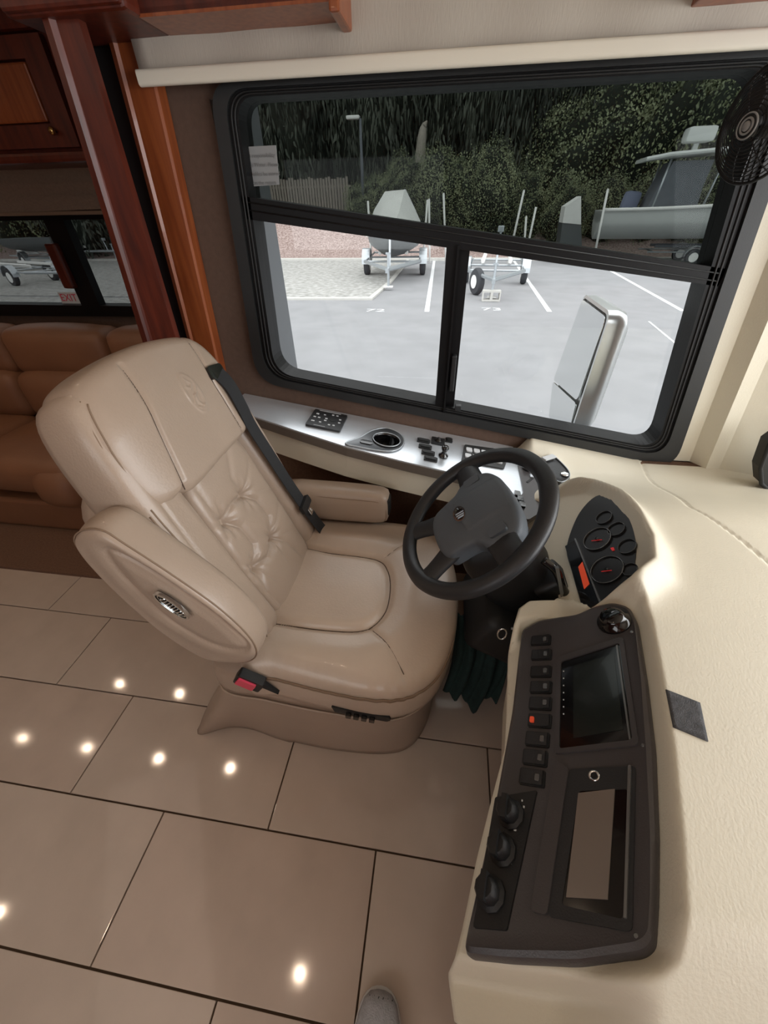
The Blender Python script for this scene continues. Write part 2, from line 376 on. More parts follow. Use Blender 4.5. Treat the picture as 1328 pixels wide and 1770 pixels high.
pc = at(131, 518, 1, YS - 0.002)
pc.x -= 0.05; ex = MB(); ex.box((pc.x, YS + 0.012, pc.z + 0.006), (0.115, 0.003, 0.055)); ex = ex.build('exit_sticker', 'white_print', w2, label='white sticker reading EXIT in red')
text_mesh('EXIT', 0.05, (Vector((pc.x, YS + 0.009, pc.z + 0.006)), WX, WZ, -WY), 'lettering', 'red', ex)
# driver window: frame flange, inner black frame, crossbar, mullion, panes, screws
w1 = bpy.data.objects.new('window_1', None); COL.objects.link(w1); w1['kind'] = 'structure'; w1.location = (0.1, YW, 0.66)
OUT = rpoly([(-0.625, 1.645), (0.725, 1.645), (0.868, 0.632), (-0.672, 0.898)], [0.06, 0.05, 0.09, 0.09], 8)
MID = rpoly([(-0.590, 1.632), (0.690, 1.632), (0.815, 0.680), (-0.635, 0.918)], [0.06, 0.05, 0.085, 0.085], 8)
INN = rpoly([(-0.565, 1.618), (0.648, 1.618), (0.782, 0.708), (-0.598, 0.930)], [0.05, 0.05, 0.075, 0.075], 8)
mb = MB(); mb.ringframe(OUT, MID, FRW, -0.02, 0.03); fl = mb.build('frame_flange', 'greyframe', w1)
mb = MB(); mb.ringframe(MID, INN, FRW, -0.012, 0.07); mb.build('window_frame', 'blackframe', w1)
for t in (0.33, 0.66):
    g = MB(); q = [((1 - t) * m_[0] + t * i_[0], (1 - t) * m_[1] + t * i_[1]) for m_, i_ in zip(MID, INN)]
    g.tube([Vector((a_, YW - 0.013, b_)) for a_, b_ in q], 0.003, 6, closed=True); g.build('gasket_rib', 'rubber', w1, smooth=True)
def L2(p): v = at(p[0], p[1], 1, YW); return (v.x, v.z)
ub0, ub1 = L2((428, 340)), L2((1240, 462)); lb0, lb1 = L2((440, 380)), L2((1225, 492))
def lin(p, q, x): return p[1] + (q[1] - p[1]) * (x - p[0]) / (q[0] - p[0])
cb = [(-0.60, lin(ub0, ub1, -0.60)), (0.74, lin(ub0, ub1, 0.74)), (0.74, lin(lb0, lb1, 0.74)), (-0.60, lin(lb0, lb1, -0.60))]
mb = MB(); mb.prism(cb, FRW, -0.012, 0.06); mb.build('crossbar', 'blackframe', w1)
for off in (0.012, 0.03):
    g = MB(); g.tube([Vector((-0.58, YW - 0.013, lin(ub0, ub1, -0.58) - off)), Vector((0.73, YW - 0.013, lin(ub0, ub1, 0.73) - off))], 0.002, 6); g.build('bar_bead', 'greyframe', w1, smooth=True)
mt, mbm = L2((785, 422)), L2((765, 712))
mb = MB()
mb.box((0.005, YW + 0.015, 1.06), (0.034, 0.055, 0.56)); mb.box((0.040, YW + 0.03, 1.06), (0.03, 0.045, 0.56)); mb.box((0.022, YW - 0.016, 1.06), (0.006, 0.012, 0.5))
mb.build('mullion', 'blackframe', w1)
mb = MB(); mb.box((0.040, YW - 0.01, 0.95), (0.016, 0.03, 0.12), bev=0.004); mb.build('sash_latch', 'plastic_d', w1)
mb = MB(); v = at(792, 704, 1, YW - 0.02); mb.box((v.x, v.y, v.z), (0.022, 0.02, 0.018), bev=0.003); mb.build('sash_stop', 'plastic', w1)
mb = MB(); mb.prism([(-0.60, 1.63), (0.70, 1.63), (0.75, lin(ub0, ub1, 0.75)), (-0.60, lin(ub0, ub1, -0.60))], FRW, 0.04, 0.044); mb.build('pane', 'tint', w1, label='tinted upper pane')
zz = lambda x: 0.815 - 0.157 * x - 0.004
mb = MB(); mb.prism([(-0.61, lin(lb0, lb1, -0.61)), (0.005, lin(lb0, lb1, 0.005)), (0.005, zz(0.005)), (-0.61, zz(-0.61))], FRW, 0.030, 0.034); mb.build('pane', 'clear', w1)
mb = MB(); mb.prism([(0.03, lin(lb0, lb1, 0.03)), (0.73, lin(lb0, lb1, 0.73)), (0.80, zz(0.80)), (0.03, zz(0.03))], FRW, 0.045, 0.049); mb.build('pane', 'clear', w1)
mb = MB()
mb.tube([Vector((-0.583, YW + 0.02, 1.37)), Vector((-0.603, YW + 0.02, 0.95))], 0.004, 6); mb.build('sash_track', 'galv', w1, smooth=True)
sm = None
for px, py in ((1204, 660), (1173, 752), (1247, 524), (1292, 380), (1100, 789), (960, 768), (1030, 779), (880, 757)):
    v = at(px, py, 1, YW - 0.022)
    if sm is None: s_ = MB(); s_.lathe([(0.005, 0), (0.004, 0.0025), (0.0015, 0.003)], (0, 0, 0), (0, -1, 0), 10); o = s_.build('screw', 'rubber', w1); o.location = Vector(v) - w1.location; sm = o.data
    else: o = link('screw', sm, w1); o.location = Vector(v) - w1.location
# paper notice on the upper pane
cs = [at(px, py, 1, YW + 0.03) for px, py in ((419, 254), (477, 251), (483, 319), (428, 323))]
notice = MB(); notice.add([c for c in cs] + [c + Vector((0, 0.002, 0)) for c in cs], [(0, 1, 2, 3), (7, 6, 5, 4), (0, 4, 5, 1), (1, 5, 6, 2), (2, 6, 7, 3), (3, 7, 4, 0)])
MT['paper'] = mat('paper', srgb(150, 152, 152), 0.8)
MT['fade'] = mat('faded_print', srgb(130, 132, 132), 0.8)
notice = notice.build('paper_notice', 'paper', label='small white paper notice taped in the upper left of the driver window', cat='notice')
cc = (cs[0] + cs[1] + cs[2] + cs[3]) / 4
for i, tx in enumerate(('All responsibility', 'Fade Water. Please', 'valuables be stored', 'on the return')):
    text_mesh(tx, 0.0125, (Vector((cc.x + 0.003, YW + 0.0285, cc.z + 0.022 - i * 0.019)), WX, WZ, -WY), 'lettering', 'fade', notice, ext=0.0002)
# A-pillar and front trim
def zprism(name, poly, z0, z1, m, sh=(0, 0), **kw):
    mb = MB(); n = len(poly); a_ = [Vector((p[0], p[1], z0)) for p in poly]; b_ = [Vector((p[0] + sh[0], p[1] + sh[1], z1)) for p in poly]
    mb.loft([a_, b_]); return mb.build(name, m, **kw)
zprism('trim_1', [(0.862, 1.345), (0.922, 1.345), (0.955, 1.30), (1.0, 1.305), (1.09, 1.275), (1.15, 1.22), (1.30, 1.18), (1.34, 1.36), (0.862, 1.36)], 0.60, 1.66, 'cream', sh=(-0.14, 0), kind='structure')
mb = MB(); mb.box((1.0, 1.34, 1.83), (0.9, 0.03, 0.36)); mb.build('trim_2', 'cream', kind='structure')
# brown panel below the side console and dark footwell side
mb = MB(); mb.box((0.1, 1.33, 0.33), (1.7, 0.04, 0.66)); mb.build('trim_3', 'carpet', kind='structure')
mb = MB(); mb.box((0.95, 0.4, 0.32), (0.05, 1.9, 0.64)); mb.build('trim_4', 'plastic_d', kind='structure')
mb = MB(); mb.box((0.80, 1.344, 0.615), (0.40, 0.012, 0.09)); mb.build('trim_9', 'cream', kind='structure')
# cherry slide-out trim: fascia with moulded edge, header, wall strip
def thingmesh(name, mb, m, label, cat, group=None, **kw):
    return mb.build(name, m, label=label, cat=cat, group=group, **kw)
def lean(mb, pts, z0, z1):
    'pts: (x at z=1.70, lean in x per metre of height, y)'
    mb.loft([[Vector((x + k * (z - 1.7), y, z)) for x, k, y in pts] for z in (z0, z1)])
mb = MB(); lean(mb, [(-0.874, .084, 1.15), (-0.868, .084, 1.138), (-0.852, .08, 1.136), (-0.845, .075, 1.148), (-0.795, .029, 1.15), (-0.795, .029, 1.172), (-0.874, .084, 1.172)], 0.0, 1.72); lean(mb, [(-0.874, .084, 1.172), (-0.864, .084, 1.172), (-0.93, .084, 1.42), (-0.95, .084, 1.42)], 0.0, 1.72)
mb.build('trim_5', 'cherry', kind='structure')
mb = MB(); lean(mb, [(-0.843, .0565, 1.31), (-0.838, .0565, 1.298), (-0.825, .0565, 1.294), (-0.818, .0565, 1.30), (-0.752, .0565, 1.302), (-0.748, .0565, 1.31), (-0.748, .0565, 1.348), (-0.843, .0565, 1.348)], 0.0, 1.74); mb.build('trim_6', 'cherry_light', kind='structure')
mb = MB(); mb.box((-0.80, 1.22, 1.86), (0.27, 0.20, 0.30), bev=0.01); mb.box((-0.80, 1.125, 1.735), (0.26, 0.03, 0.04), bev=0.006); mb.build('trim_7', 'cherry', kind='structure')
mb = MB(); mb.box((-0.90, 1.335, 0.87), (0.16, 0.02, 1.74)); mb.build('gap_filler', 'rubber', kind='structure')  # black filler sheet, paints the dark inside of the gap beside the fascia
# overhead cabinets and roller shade
cab = thing('overhead_cabinet', 'cherry overhead cabinet above the left half of the driver window', 'cabinet', (-0.46, 1.235, 1.712))
mb = MB(); mb.box((-0.47, 1.24, 1.86), (0.40, 0.14, 0.29)); mb.build('body', 'cherry', cab)
mb = MB(); mb.box((-0.47, 1.235, 1.716), (0.40, 0.13, 0.012)); mb.build('bottom_panel', 'cherry_light', cab)  # lighter wood tone paints in the lit underside
mb = MB(); mb.box((-0.258, 1.245, 1.85), (0.022, 0.17, 0.31), bev=0.005); mb.build('end_moulding', 'cherry_light', cab)
mb = MB(); mb.box((-0.47, 1.166, 1.87), (0.36, 0.014, 0.26), bev=0.004); mb.build('door', 'cherry', cab)
cab = thing('overhead_cabinet', 'cherry overhead cabinet corner at the top right above the shade', 'cabinet', (0.8, 1.235, 1.695))
mb = MB(); mb.box((0.81, 1.22, 1.845), (0.74, 0.16, 0.28), bev=0.004); mb.build('body', 'cherry', cab)
mb = MB(); mb.box((0.81, 1.22, 1.702), (0.76, 0.17, 0.014), bev=0.003); mb.build('bottom_panel', 'cherry_light', cab)  # underside again lightened by colour, as if lit from below
sh = thing('roller_shade', 'off white roller shade pulled just over the top of the driver window', 'shade', (0.2, 1.315, 1.63))
mb = MB(); NX = 60; x0, x1 = at(245, 142, 1, 1.278).x, 1.15; V = []; Fc = []
for k in range(NX + 1):
    x = x0 + (x1 - x0) * k / NX
    for j in range(7):
        z = 1.655 + (1.98 - 1.655) * j / 6; V.append((x, 1.281 + 0.003 * math.sin(x * 9) * (1 - j / 6) + 0.002 * math.sin(x * 31), z))
for k in range(NX):
    for j in range(6): Fc.append((k * 7 + j, (k + 1) * 7 + j, (k + 1) * 7 + j + 1, k * 7 + j + 1))
mb.add(V, Fc); o = mb.build('fabric', 'shade', sh, smooth=True, fix=False)
so = o.modifiers.new('thickness', 'SOLIDIFY'); so.thickness = 0.002
mb = MB(); mb.prism(rrect(1.278, 1.648, 0.009, 0.0145, 0.007, 4), (Vector((x0 - 0.004, 0, 0)), WY, WZ, WX), 0, x1 - x0 + 0.02)
mb.build('hem_bar', 'shadebar', sh, ang=40)
# ================================================================== SOFA SIDE
def cushion_box(c, d, r, name, m, parent, seg=3, crown=0.0, **kw):
    bm = bmesh.new(); bmesh.ops.create_cube(bm, size=1, matrix=Matrix.Diagonal((d[0], d[1], d[2], 1)))
    bmesh.ops.bevel(bm, geom=bm.edges[:], offset=r, segments=seg, profile=0.5, affect='EDGES')
    bmesh.ops.subdivide_edges(bm, edges=[e for e in bm.edges if e.calc_length() > min(d) * 0.5], cuts=4, use_grid_fill=True)
    for v in bm.verts:
        if crown:
            a_, b_, c_ = v.co.x / d[0] * 2, v.co.y / d[1] * 2, v.co.z / d[2] * 2
            v.co.y += crown * (1 - a_ * a_) * (1 - c_ * c_) * (1 if b_ > 0 else -1); v.co.z += crown * (1 - a_ * a_) * (1 - b_ * b_) * (1 if c_ > 0 else -1)
    bm.verts.index_update(); m_ = MB(); m_.add([v.co + Vector(c) for v in bm.verts], [tuple(v.index for v in f.verts) for f in bm.faces]); bm.free()
    return m_.build(name, m, parent, smooth=True, **kw)
sofa = thing('sofa', 'caramel leather sofa with tufted back under the slide-out window', 'sofa', (-2.4, 1.72, 0.018))
mb = MB(); mb.box((-2.45, 1.70, 0.115), (1.9, 0.72, 0.19), bev=0.02); mb.build('base', 'sofa', sofa)
xs = [at(8, 560, 1, 1.98).x, at(186, 560, 1, 1.98).x]
wd = xs[1] - xs[0]
for k in (-1, 0, 1):
    cx_ = (xs[0] + xs[1]) / 2 + k * wd
    if k == 1: cx_, w_ = xs[1] + 0.21, 0.42
    else: w_ = wd
    cushion_box((cx_, 1.99, 0.79), (w_ - 0.006, 0.20, 0.235), 0.05, 'back_cushion', 'sofa', sofa, crown=0.02)
    cushion_box((cx_, 1.93, 0.56), (w_ - 0.006, 0.20, 0.26), 0.06, 'lumbar_cushion', 'sofa', sofa, crown=0.025)
    cushion_box((cx_, 1.62, 0.345), (w_ - 0.006, 0.56, 0.20), 0.06, 'seat_cushion', 'sofa', sofa, crown=0.02)
    mb = MB(); mb.tube([Vector((cx_ - w_ / 2 + 0.03, 1.345, 0.39)), Vector((cx_, 1.337, 0.395)), Vector((cx_ + w_ / 2 - 0.03, 1.345, 0.39))], 0.004, 6); mb.build('piping', 'stitch', sofa, smooth=True)
cushion_box((-1.48, 1.62, 0.32), (0.42, 0.60, 0.42), 0.09, 'arm', 'sofa', sofa, crown=0.03)
cushion_box((-1.86, 1.37, 0.30), (0.24, 0.16, 0.20), 0.07, 'bolster', 'sofa', sofa, crown=0.01)
# upper cabinet over the sofa and its brown valance
cab = thing('wall_cabinet', 'cherry wall cabinet with raised panel doors hung above the sofa window', 'cabinet', (-2.3, 1.95, 1.56))
mb = MB(); mb.box((-2.4, 1.93, 1.71), (2.6, 0.40, 0.32)); mb.build('body', 'cherry', cab)
mb = MB(); mb.box((-2.4, 1.72, 1.872), (2.6, 0.05, 0.05), bev=0.012); mb.build('crown_moulding', 'cherry', cab)
mb = MB(); mb.box((-2.4, 1.72, 1.555), (2.6, 0.04, 0.03), bev=0.01); mb.build('light_rail', 'cherry', cab)
for cx_ in (-2.72, -2.16, -1.60):
    d_ = MB(); d_.ringframe([(cx_ - 0.27, 1.84), (cx_ + 0.27, 1.84), (cx_ + 0.27, 1.58), (cx_ - 0.27, 1.58)], [(cx_ - 0.19, 1.79), (cx_ + 0.19, 1.79), (cx_ + 0.19, 1.64), (cx_ - 0.19, 1.64)], (Vector((0, 1.725, 0)), WX, WZ, WY), -0.02, 0.0)
    dd = d_.build('door', 'cherry', cab)
    p_ = MB(); p_.box((cx_, 1.716, 1.715), (0.36, 0.014, 0.14), bev=0.006); p_.build('door_panel', 'cherry_light', dd)
    p_ = MB(); p_.lathe([(0.004, 0), (0.004, 0.012), (0.012, 0.018), (0.010, 0.026), (0.002, 0.028)], (cx_ + 0.2, 1.706, 1.62), (0, -1, 0), 12); p_.build('knob', 'brass', dd, smooth=True)
va = thing('window_valance', 'brown pleated shade bunched above the slide-out window', 'shade', (-2.4, 2.08, 1.42))
mb = MB(); V = []; Fc = []
for k in range(81):
    x = -3.5 + 2.3 * k / 80
    for j in range(8): V.append((x, 2.06 + 0.012 * math.sin(j * 2.4) - 0.02 * (j == 0), 1.40 + 0.022 * j + (0.008 * math.sin(x * 3) if j < 3 else 0)))
for k in range(80):
    for j in range(7): Fc.append((k * 8 + j, (k + 1) * 8 + j, (k + 1) * 8 + j + 1, k * 8 + j + 1))
mb.add(V, Fc); MT['valance'] = mat('valance_fabric', srgb(142, 120, 102), 0.9, var=0.1, vscale=80, bump=0.4, bscale=300)
o = mb.build('fabric', 'valance', va, smooth=True, fix=False); so = o.modifiers.new('t', 'SOLIDIFY'); so.thickness = 0.003
mb = MB(); mb.box((-2.35, 2.05, 1.395), (2.3, 0.03, 0.015), bev=0.004); mb.build('hem_bar', 'stitch', va)
# recessed ceiling downlights
LM = None
for i, (x, y) in enumerate(((-3.17, 0.875), (-2.585, 0.882), (-1.965, 0.89), (-1.376, 0.905), (-0.529, 0.0), (-2.45, -0.03))):
    o = thing('downlight', 'round brass rimmed ceiling downlight, lit warm', 'light', (x, y, 1.999), group='round ceiling downlights overhead') if LM is None else copy_tree(LM)
    if LM is None:
        LM = o
        m_ = MB(); m_.lathe([(0.018, 0.002), (0.026, -0.004), (0.040, -0.006), (0.043, -0.002), (0.043, 0.002)], (x, y, 1.998), (0, 0, 1), 20); m_.build('rim', 'brass', o, smooth=True)
        m_ = MB(); m_.lathe([(0.017, -0.002), (0.017, 0.001)], (x, y, 1.998), (0, 0, 1), 16); m_.build('lens', 'lamp', o)
        sl = bpy.data.lights.new('bulb', 'SPOT'); sl.energy = 2.5; sl.color = (1, 0.78, 0.58); sl.spot_size = math.radians(120); sl.spot_blend = 0.8; sl.shadow_soft_size = 0.03
        lo = bpy.data.objects.new('bulb', sl); COL.objects.link(lo); lo.parent = o; lo.location = (0, 0, -0.03)
    o.location = (x, y, 1.999)
for i, (x, y) in enumerate(((-2.61, 1.364), (-2.03, 1.353))):
    o = copy_tree(LM); o.location = (x, y, 1.909); o['label'] = 'round downlight recessed in the slide-out ceiling above the sofa'; o['group'] = 'downlights above the sofa'
# ================================================================== DRIVER SEAT
seat = thing('driver_seat', 'tan leather driver seat with button tufted back and armrests', 'seat', (-0.33, 0.74, 0.0))
ab = math.radians(20); BU, BV, BN = WY, Vector((-math.sin(ab), 0, math.cos(ab))), Vector((math.cos(ab), 0, math.sin(ab)))
BO = Vector((-0.40, 0, 0.5)); BF = (BO, BU, BV, BN)
# --- backrest shell with bolsters
def w_back(u, v):
    c = 0.745; a_ = np.abs(u - c)
    w = 0.035 * S((a_ - 0.10) / 0.07)                       # side bolsters
    w = w - 0.02 * S((0.06 - v) / 0.06)
    for segs, dp, wd_ in (([[(0.612, -0.02), (0.605, 0.2), (0.618, 0.44)], [(0.872, -0.02), (0.878, 0.2), (0.868, 0.44)]], 0.016, 0.012),
                          ([[(0.535, -0.02), (0.515, 0.25), (0.535, 0.47), (0.565, 0.68)]], 0.004, 0.004)):
        w = w - dp * np.exp(-(segd(u, v, segs) / wd_) ** 2)
    return w
out = smooth_closed([(0.52, -0.03), (0.50, 0.15), (0.493, 0.35), (0.497, 0.52), (0.53, 0.665), (0.60, 0.70), (0.745, 0.715), (0.89, 0.70), (0.955, 0.66), (0.985, 0.52), (0.99, 0.35), (0.985, 0.15), (0.97, -0.03), (0.87, -0.06), (0.62, -0.06)], 150)
BOUT = out; mb = MB(); pillow(mb, out, w_back, BF, edge=0.028, depth=0.085, s0=0.86, K=60, side=6, bulge=0.012)
back = mb.build('backrest', 'leather', seat, smooth=True)
# lower back shell is deeper
mb = MB(); o2 = smooth_closed([(0.53, -0.05), (0.50, 0.1), (0.50, 0.3), (0.53, 0.5), (0.75, 0.56), (0.96, 0.5), (0.985, 0.3), (0.985, 0.1), (0.95, -0.05)], 80)
pillow(mb, o2, lambda u, v: -0.06 + 0 * u, BF, edge=0.01, depth=0.085, s0=0.9, K=8, side=4); mb.build('back_shell', 'leather', seat, smooth=True)
# --- tufted lumbar panel
btn = [(0.655, 0.318), (0.762, 0.322), (0.640, 0.172), (0.756, 0.172)]
cre = [[btn[0], (0.705, 0.335), btn[1]], [btn[2], (0.695, 0.155), btn[3]], [btn[1], (0.790, 0.28), (0.795, 0.22), btn[3]], [btn[0], (0.680, 0.275), (0.682, 0.215), btn[2]],
       [btn[0], (0.640, 0.37), (0.640, 0.43)], [btn[1], (0.752, 0.38), (0.80, 0.44)], [btn[2], (0.618, 0.10), (0.625, 0.02)], [btn[3], (0.79, 0.12), (0.81, 0.05)],
       [btn[0], (0.605, 0.27)], [btn[2], (0.61, 0.21)], [btn[1], (0.86, 0.27)], [btn[3], (0.87, 0.22)], [btn[2], (0.60, 0.10)], [btn[3], (0.86, 0.11)], [btn[1], (0.86, 0.38)], [btn[2], (0.66, 0.10)], [btn[3], (0.74, 0.09)], [btn[0], (0.66, 0.37)]]
def w_tuft(u, v):
    w = 0.022 + 0.010 * np.cos((u - 0.74) * 9)
    w = w - 0.013 * np.exp(-segd(u, v, cre[:4]) / 0.010) - 0.007 * np.exp(-segd(u, v, cre[4:8]) / 0.008) - 0.003 * np.exp(-segd(u, v, cre[8:]) / 0.005)
    for b_ in btn:
        d = np.hypot(u - b_[0], v - b_[1]); th = np.arctan2(v - b_[1], u - b_[0])
        w = w - 0.026 * np.exp(-d / 0.016) + 0.0022 * np.exp(-(d - 0.024) ** 2 / 0.0004) * np.sin(th * 8)
    return w
out = smooth_closed([(0.618, 0.0), (0.602, 0.12), (0.604, 0.30), (0.625, 0.45), (0.75, 0.462), (0.862, 0.45), (0.876, 0.30), (0.876, 0.12), (0.862, 0.0), (0.74, -0.02)], 160)
mb = MB(); pillow(mb, out, w_tuft, BF, edge=0.02, depth=0.03, s0=0.86, K=90, side=2); mb.build('tufted_panel', 'leather', seat, smooth=True)
for b_ in btn:
    p = BO + BU * b_[0] + BV * b_[1] + BN * (float(w_tuft(np.array(b_[0]), np.array(b_[1]))) + 0.006)
    mb = MB(); mb.lathe([(0.009, -0.006), (0.0085, 0.001), (0.006, 0.004), (0.001, 0.005)], p, BN, 14); mb.build('tuft_button', 'leather', seat, smooth=True)
# --- headrest
def w_head(u, v):
    w = 0.058 - 0.25 * (np.abs(u - 0.745) / 0.24) ** 4 * 0.12 - 0.9 * np.clip(v - 0.60, 0, 1) ** 1.6
    w = w - 0.006 * np.exp(-(segd(u, v, [[(0.588, 0.44), (0.630, 0.58), (0.672, 0.70)]]) / 0.004) ** 2)
    w = w - 0.005 * np.exp(-(segd(u, v, [[(0.86, 0.45), (0.865, 0.60), (0.90, 0.70)]]) / 0.004) ** 2)
    # embossed oval crest
    e = np.hypot((u - 0.775) / 0.024, (v - 0.592) / 0.044)
    w = w + 0.0018 * np.exp(-((e - 1) / 0.10) ** 2) + 0.0012 * np.exp(-((e - 0.82) / 0.08) ** 2)
    for pl in ([(0.763, 0.612), (0.775, 0.624), (0.786, 0.612), (0.775, 0.604), (0.763, 0.612)], [(0.760, 0.575), (0.770, 0.588), (0.782, 0.590), (0.792, 0.602)], [(0.775, 0.588), (0.772, 0.572), (0.780, 0.560)], [(0.765, 0.562), (0.775, 0.556), (0.786, 0.562)]):
        w = w + 0.0022 * np.exp(-(segd(u, v, [pl]) / 0.0025) ** 2)
    return w
out = smooth_closed([(0.507, 0.50), (0.520, 0.462), (0.555, 0.452), (0.586, 0.452), (0.62, 0.438), (0.745, 0.440), (0.86, 0.440), (0.93, 0.448), (0.965, 0.50), (0.968, 0.60), (0.945, 0.675), (0.88, 0.705), (0.745, 0.722), (0.61, 0.712), (0.548, 0.68), (0.515, 0.60)], 200)
mb = MB(); HO = out; pillow(mb, out, w_head, BF, edge=0.026, depth=0.07, s0=0.84, K=80, side=5, bulge=0.01); mb.build('headrest', 'leather', seat, smooth=True)
def surf(outl, wf, fr, s, edge, s0, cond, lift=0.0, c=None):
    'points on a pillow surface at ring s where cond holds'
    P = np.array(outl); cc = np.array(c) if c is not None else P.mean(0); q = cc + (P - cc) * s; t = max(0, (s - s0) / (1 - s0)); w = wf(q[:, 0], q[:, 1]) - edge * (1 - math.sqrt(max(0, 1 - t * t))) + lift
    pts = [(a_, fr[0] + fr[1] * float(a_[0]) + fr[2] * float(a_[1]) + fr[3] * float(b_)) for a_, b_ in zip(q, w)]
    return [p for a_, p in pts if cond(a_)]
def seamline(path, wf, fr, r, m, parent, lift=0.0, name='seam', k=6):
    pp_ = smooth_open([(a_, b_, 0) for a_, b_ in path], k); w = wf(np.array([p.x for p in pp_]), np.array([p.y for p in pp_])) + lift
    mb_ = MB(); mb_.tube([fr[0] + fr[1] * p.x + fr[2] * p.y + fr[3] * float(b_) for p, b_ in zip(pp_, w)], r, 6); return mb_.build(name, m, parent, smooth=True)
for s_ in (0.965, 0.935):
    mb = MB(); mb.tube(sorted(surf(HO, w_head, BF, s_, 0.026, 0.84, lambda a_: a_[0] < 0.56 and 0.475 < a_[1] < 0.69), key=lambda p: p.z), 0.0015, 6); mb.build('stitched_piping', 'stitch', seat, smooth=True)
    mb = MB(); mb.tube(sorted(surf(BOUT, w_back, BF, s_, 0.028, 0.86, lambda a_: a_[0] < 0.58 and 0.0 < a_[1] < 0.47), key=lambda p: p.z), 0.0017, 6); mb.build('stitched_piping', 'stitch', seat, smooth=True)
seamline([(0.588, 0.455), (0.607, 0.51), (0.630, 0.58), (0.655, 0.65), (0.668, 0.69)], w_head, BF, 0.0013, 'seam', seat)
seamline([(0.862, 0.46), (0.865, 0.54), (0.868, 0.60), (0.89, 0.68)], w_head, BF, 0.0010, 'seam', seat)
seamline([(0.612, 0.01), (0.603, 0.12), (0.605, 0.3), (0.622, 0.44)], w_back, BF, 0.0014, 'seam', seat, lift=0.0)
seamline([(0.872, 0.01), (0.878, 0.12), (0.878, 0.3), (0.866, 0.43)], w_back, BF, 0.0014, 'seam', seat, lift=0.0)
for off in ():
    mb = MB(); mb.tube(smooth_open([BO + BU * (u_ - off) + BV * v_ + BN * (w_ - off * 0.7) for u_, v_, w_ in ((0.548, 0.69, 0.000), (0.527, 0.60, 0.008), (0.511, 0.50, 0.013), (0.508, 0.40, 0.019), (0.509, 0.28, 0.021), (0.514, 0.15, 0.019))]), 0.0019, 6); mb.build('stitched_piping', 'stitch', seat, smooth=True)
# --- seat cushion
CF = (Vector((0, 0, 0)), WX, WY, WZ)
pad = smooth_closed([(-0.44, 0.60), (-0.40, 0.575), (-0.25, 0.572), (-0.15, 0.585), (-0.105, 0.64), (-0.098, 0.72), (-0.115, 0.80), (-0.16, 0.845), (-0.30, 0.855), (-0.43, 0.86), (-0.46, 0.73)], 60)
padl = [tuple(q) for q in pad]
crn = [[(-0.135, 0.590), (-0.075, 0.535), (-0.015, 0.452)], [(-0.13, 0.85), (-0.06, 0.93), (0.0, 1.02)]]
def w_cush(x, y):
    sd = sdpoly(x, y, padl)
    w = 0.528 + 0.004 * np.cos((y - 0.72) * 6) - 0.10 * np.clip(x + 0.03, 0, 1) ** 1.7
    w = w + 0.006 * S((-sd) / 0.03) - 0.012 * np.exp(-(sd / 0.009) ** 2) + 0.014 * np.exp(-((sd - 0.07) / 0.05) ** 2)
    w = w - 0.005 * np.exp(-segd(x, y, crn) / 0.005)
    e = np.clip((0.50 - y) / 0.06, 0, 1)                    # pleats gathered along the near edge
    w = w + 0.0026 * e * np.sin(x * 190 + 3 * np.sin(x * 23)) * (0.3 + 0.7 * S((x + 0.2) / 0.15))
    return w - 0.05 * np.clip(y - 0.93, 0, 1) ** 1.0 * 1.2
coutl = smooth_closed([(-0.44, 0.452), (-0.35, 0.445), (-0.22, 0.432), (-0.10, 0.428), (-0.02, 0.445), (0.045, 0.50), (0.085, 0.60), (0.10, 0.73), (0.09, 0.87), (0.05, 0.98), (-0.02, 1.045), (-0.12, 1.065), (-0.28, 1.06), (-0.43, 1.045), (-0.47, 0.9), (-0.47, 0.6)], 260)
mb = MB(); pillow(mb, coutl, w_cush, CF, edge=0.040, depth=0.10, s0=0.82, K=80, side=6, bulge=0.008, c=(-0.2, 0.74)); mb.build('seat_cushion', 'leather_pad', seat, smooth=True)
seamline([q for q in padl if q[0] > -0.41][2:-2] if False else [(-0.40, 0.575), (-0.25, 0.572), (-0.15, 0.585), (-0.105, 0.64), (-0.098, 0.72), (-0.115, 0.80), (-0.16, 0.845), (-0.30, 0.855), (-0.41, 0.86)], w_cush, CF, 0.0014, 'seam', seat, lift=0.0005)
for c_ in crn: seamline(c_[:2] + [tuple(np.array(c_[1]) * 0.3 + np.array(c_[2]) * 0.7)], w_cush, CF, 0.0011, 'seam', seat, lift=0.0003)
for dz in (0, 0.007):
    mb = MB(); q = [Vector((p[0], p[1] - 0.0035 + (0.006 if p[1] > 0.74 else 0), w_cush(np.array(p[0]), np.array(p[1])) - 0.042 - dz)) for p in coutl[(coutl[:, 1] < 0.62) & (coutl[:, 0] > -0.425)]]
    q.sort(key=lambda p: math.atan2(p.y - 0.74, p.x + 0.2) % (2 * PI)); mb.tube(q, 0.0019, 6); mb.build('stitched_piping', 'stitch', seat, smooth=True)
# --- seat base side and fabric skirt
def ring(pts, z, n=120): return [Vector((p[0], p[1], z)) for p in smooth_closed(pts, n)]
bpts = lambda g: [(-0.55 - g, 0.48 - g), (-0.40, 0.457 - g), (-0.20, 0.447 - g), (-0.05, 0.455 - g), (0.03 + g, 0.52), (0.065 + g, 0.65), (0.065 + g, 0.85), (0.03 + g, 0.98), (-0.08, 1.03 + g), (-0.35, 1.03 + g), (-0.55 - g, 1.01 + g), (-0.585 - g, 0.85), (-0.585 - g, 0.65)]
mb = MB(); mb.loft([ring(bpts(-0.01), 0.46), ring(bpts(0.0), 0.43), ring(bpts(0.004), 0.37), ring(bpts(0.0), 0.335)]); mb.build('seat_base', 'leather', seat, smooth=True)
mb = MB(); mb.tube(ring(bpts(0.004), 0.337), 0.0035, 6, closed=True); mb.build('base_piping', 'leather', seat, smooth=True)
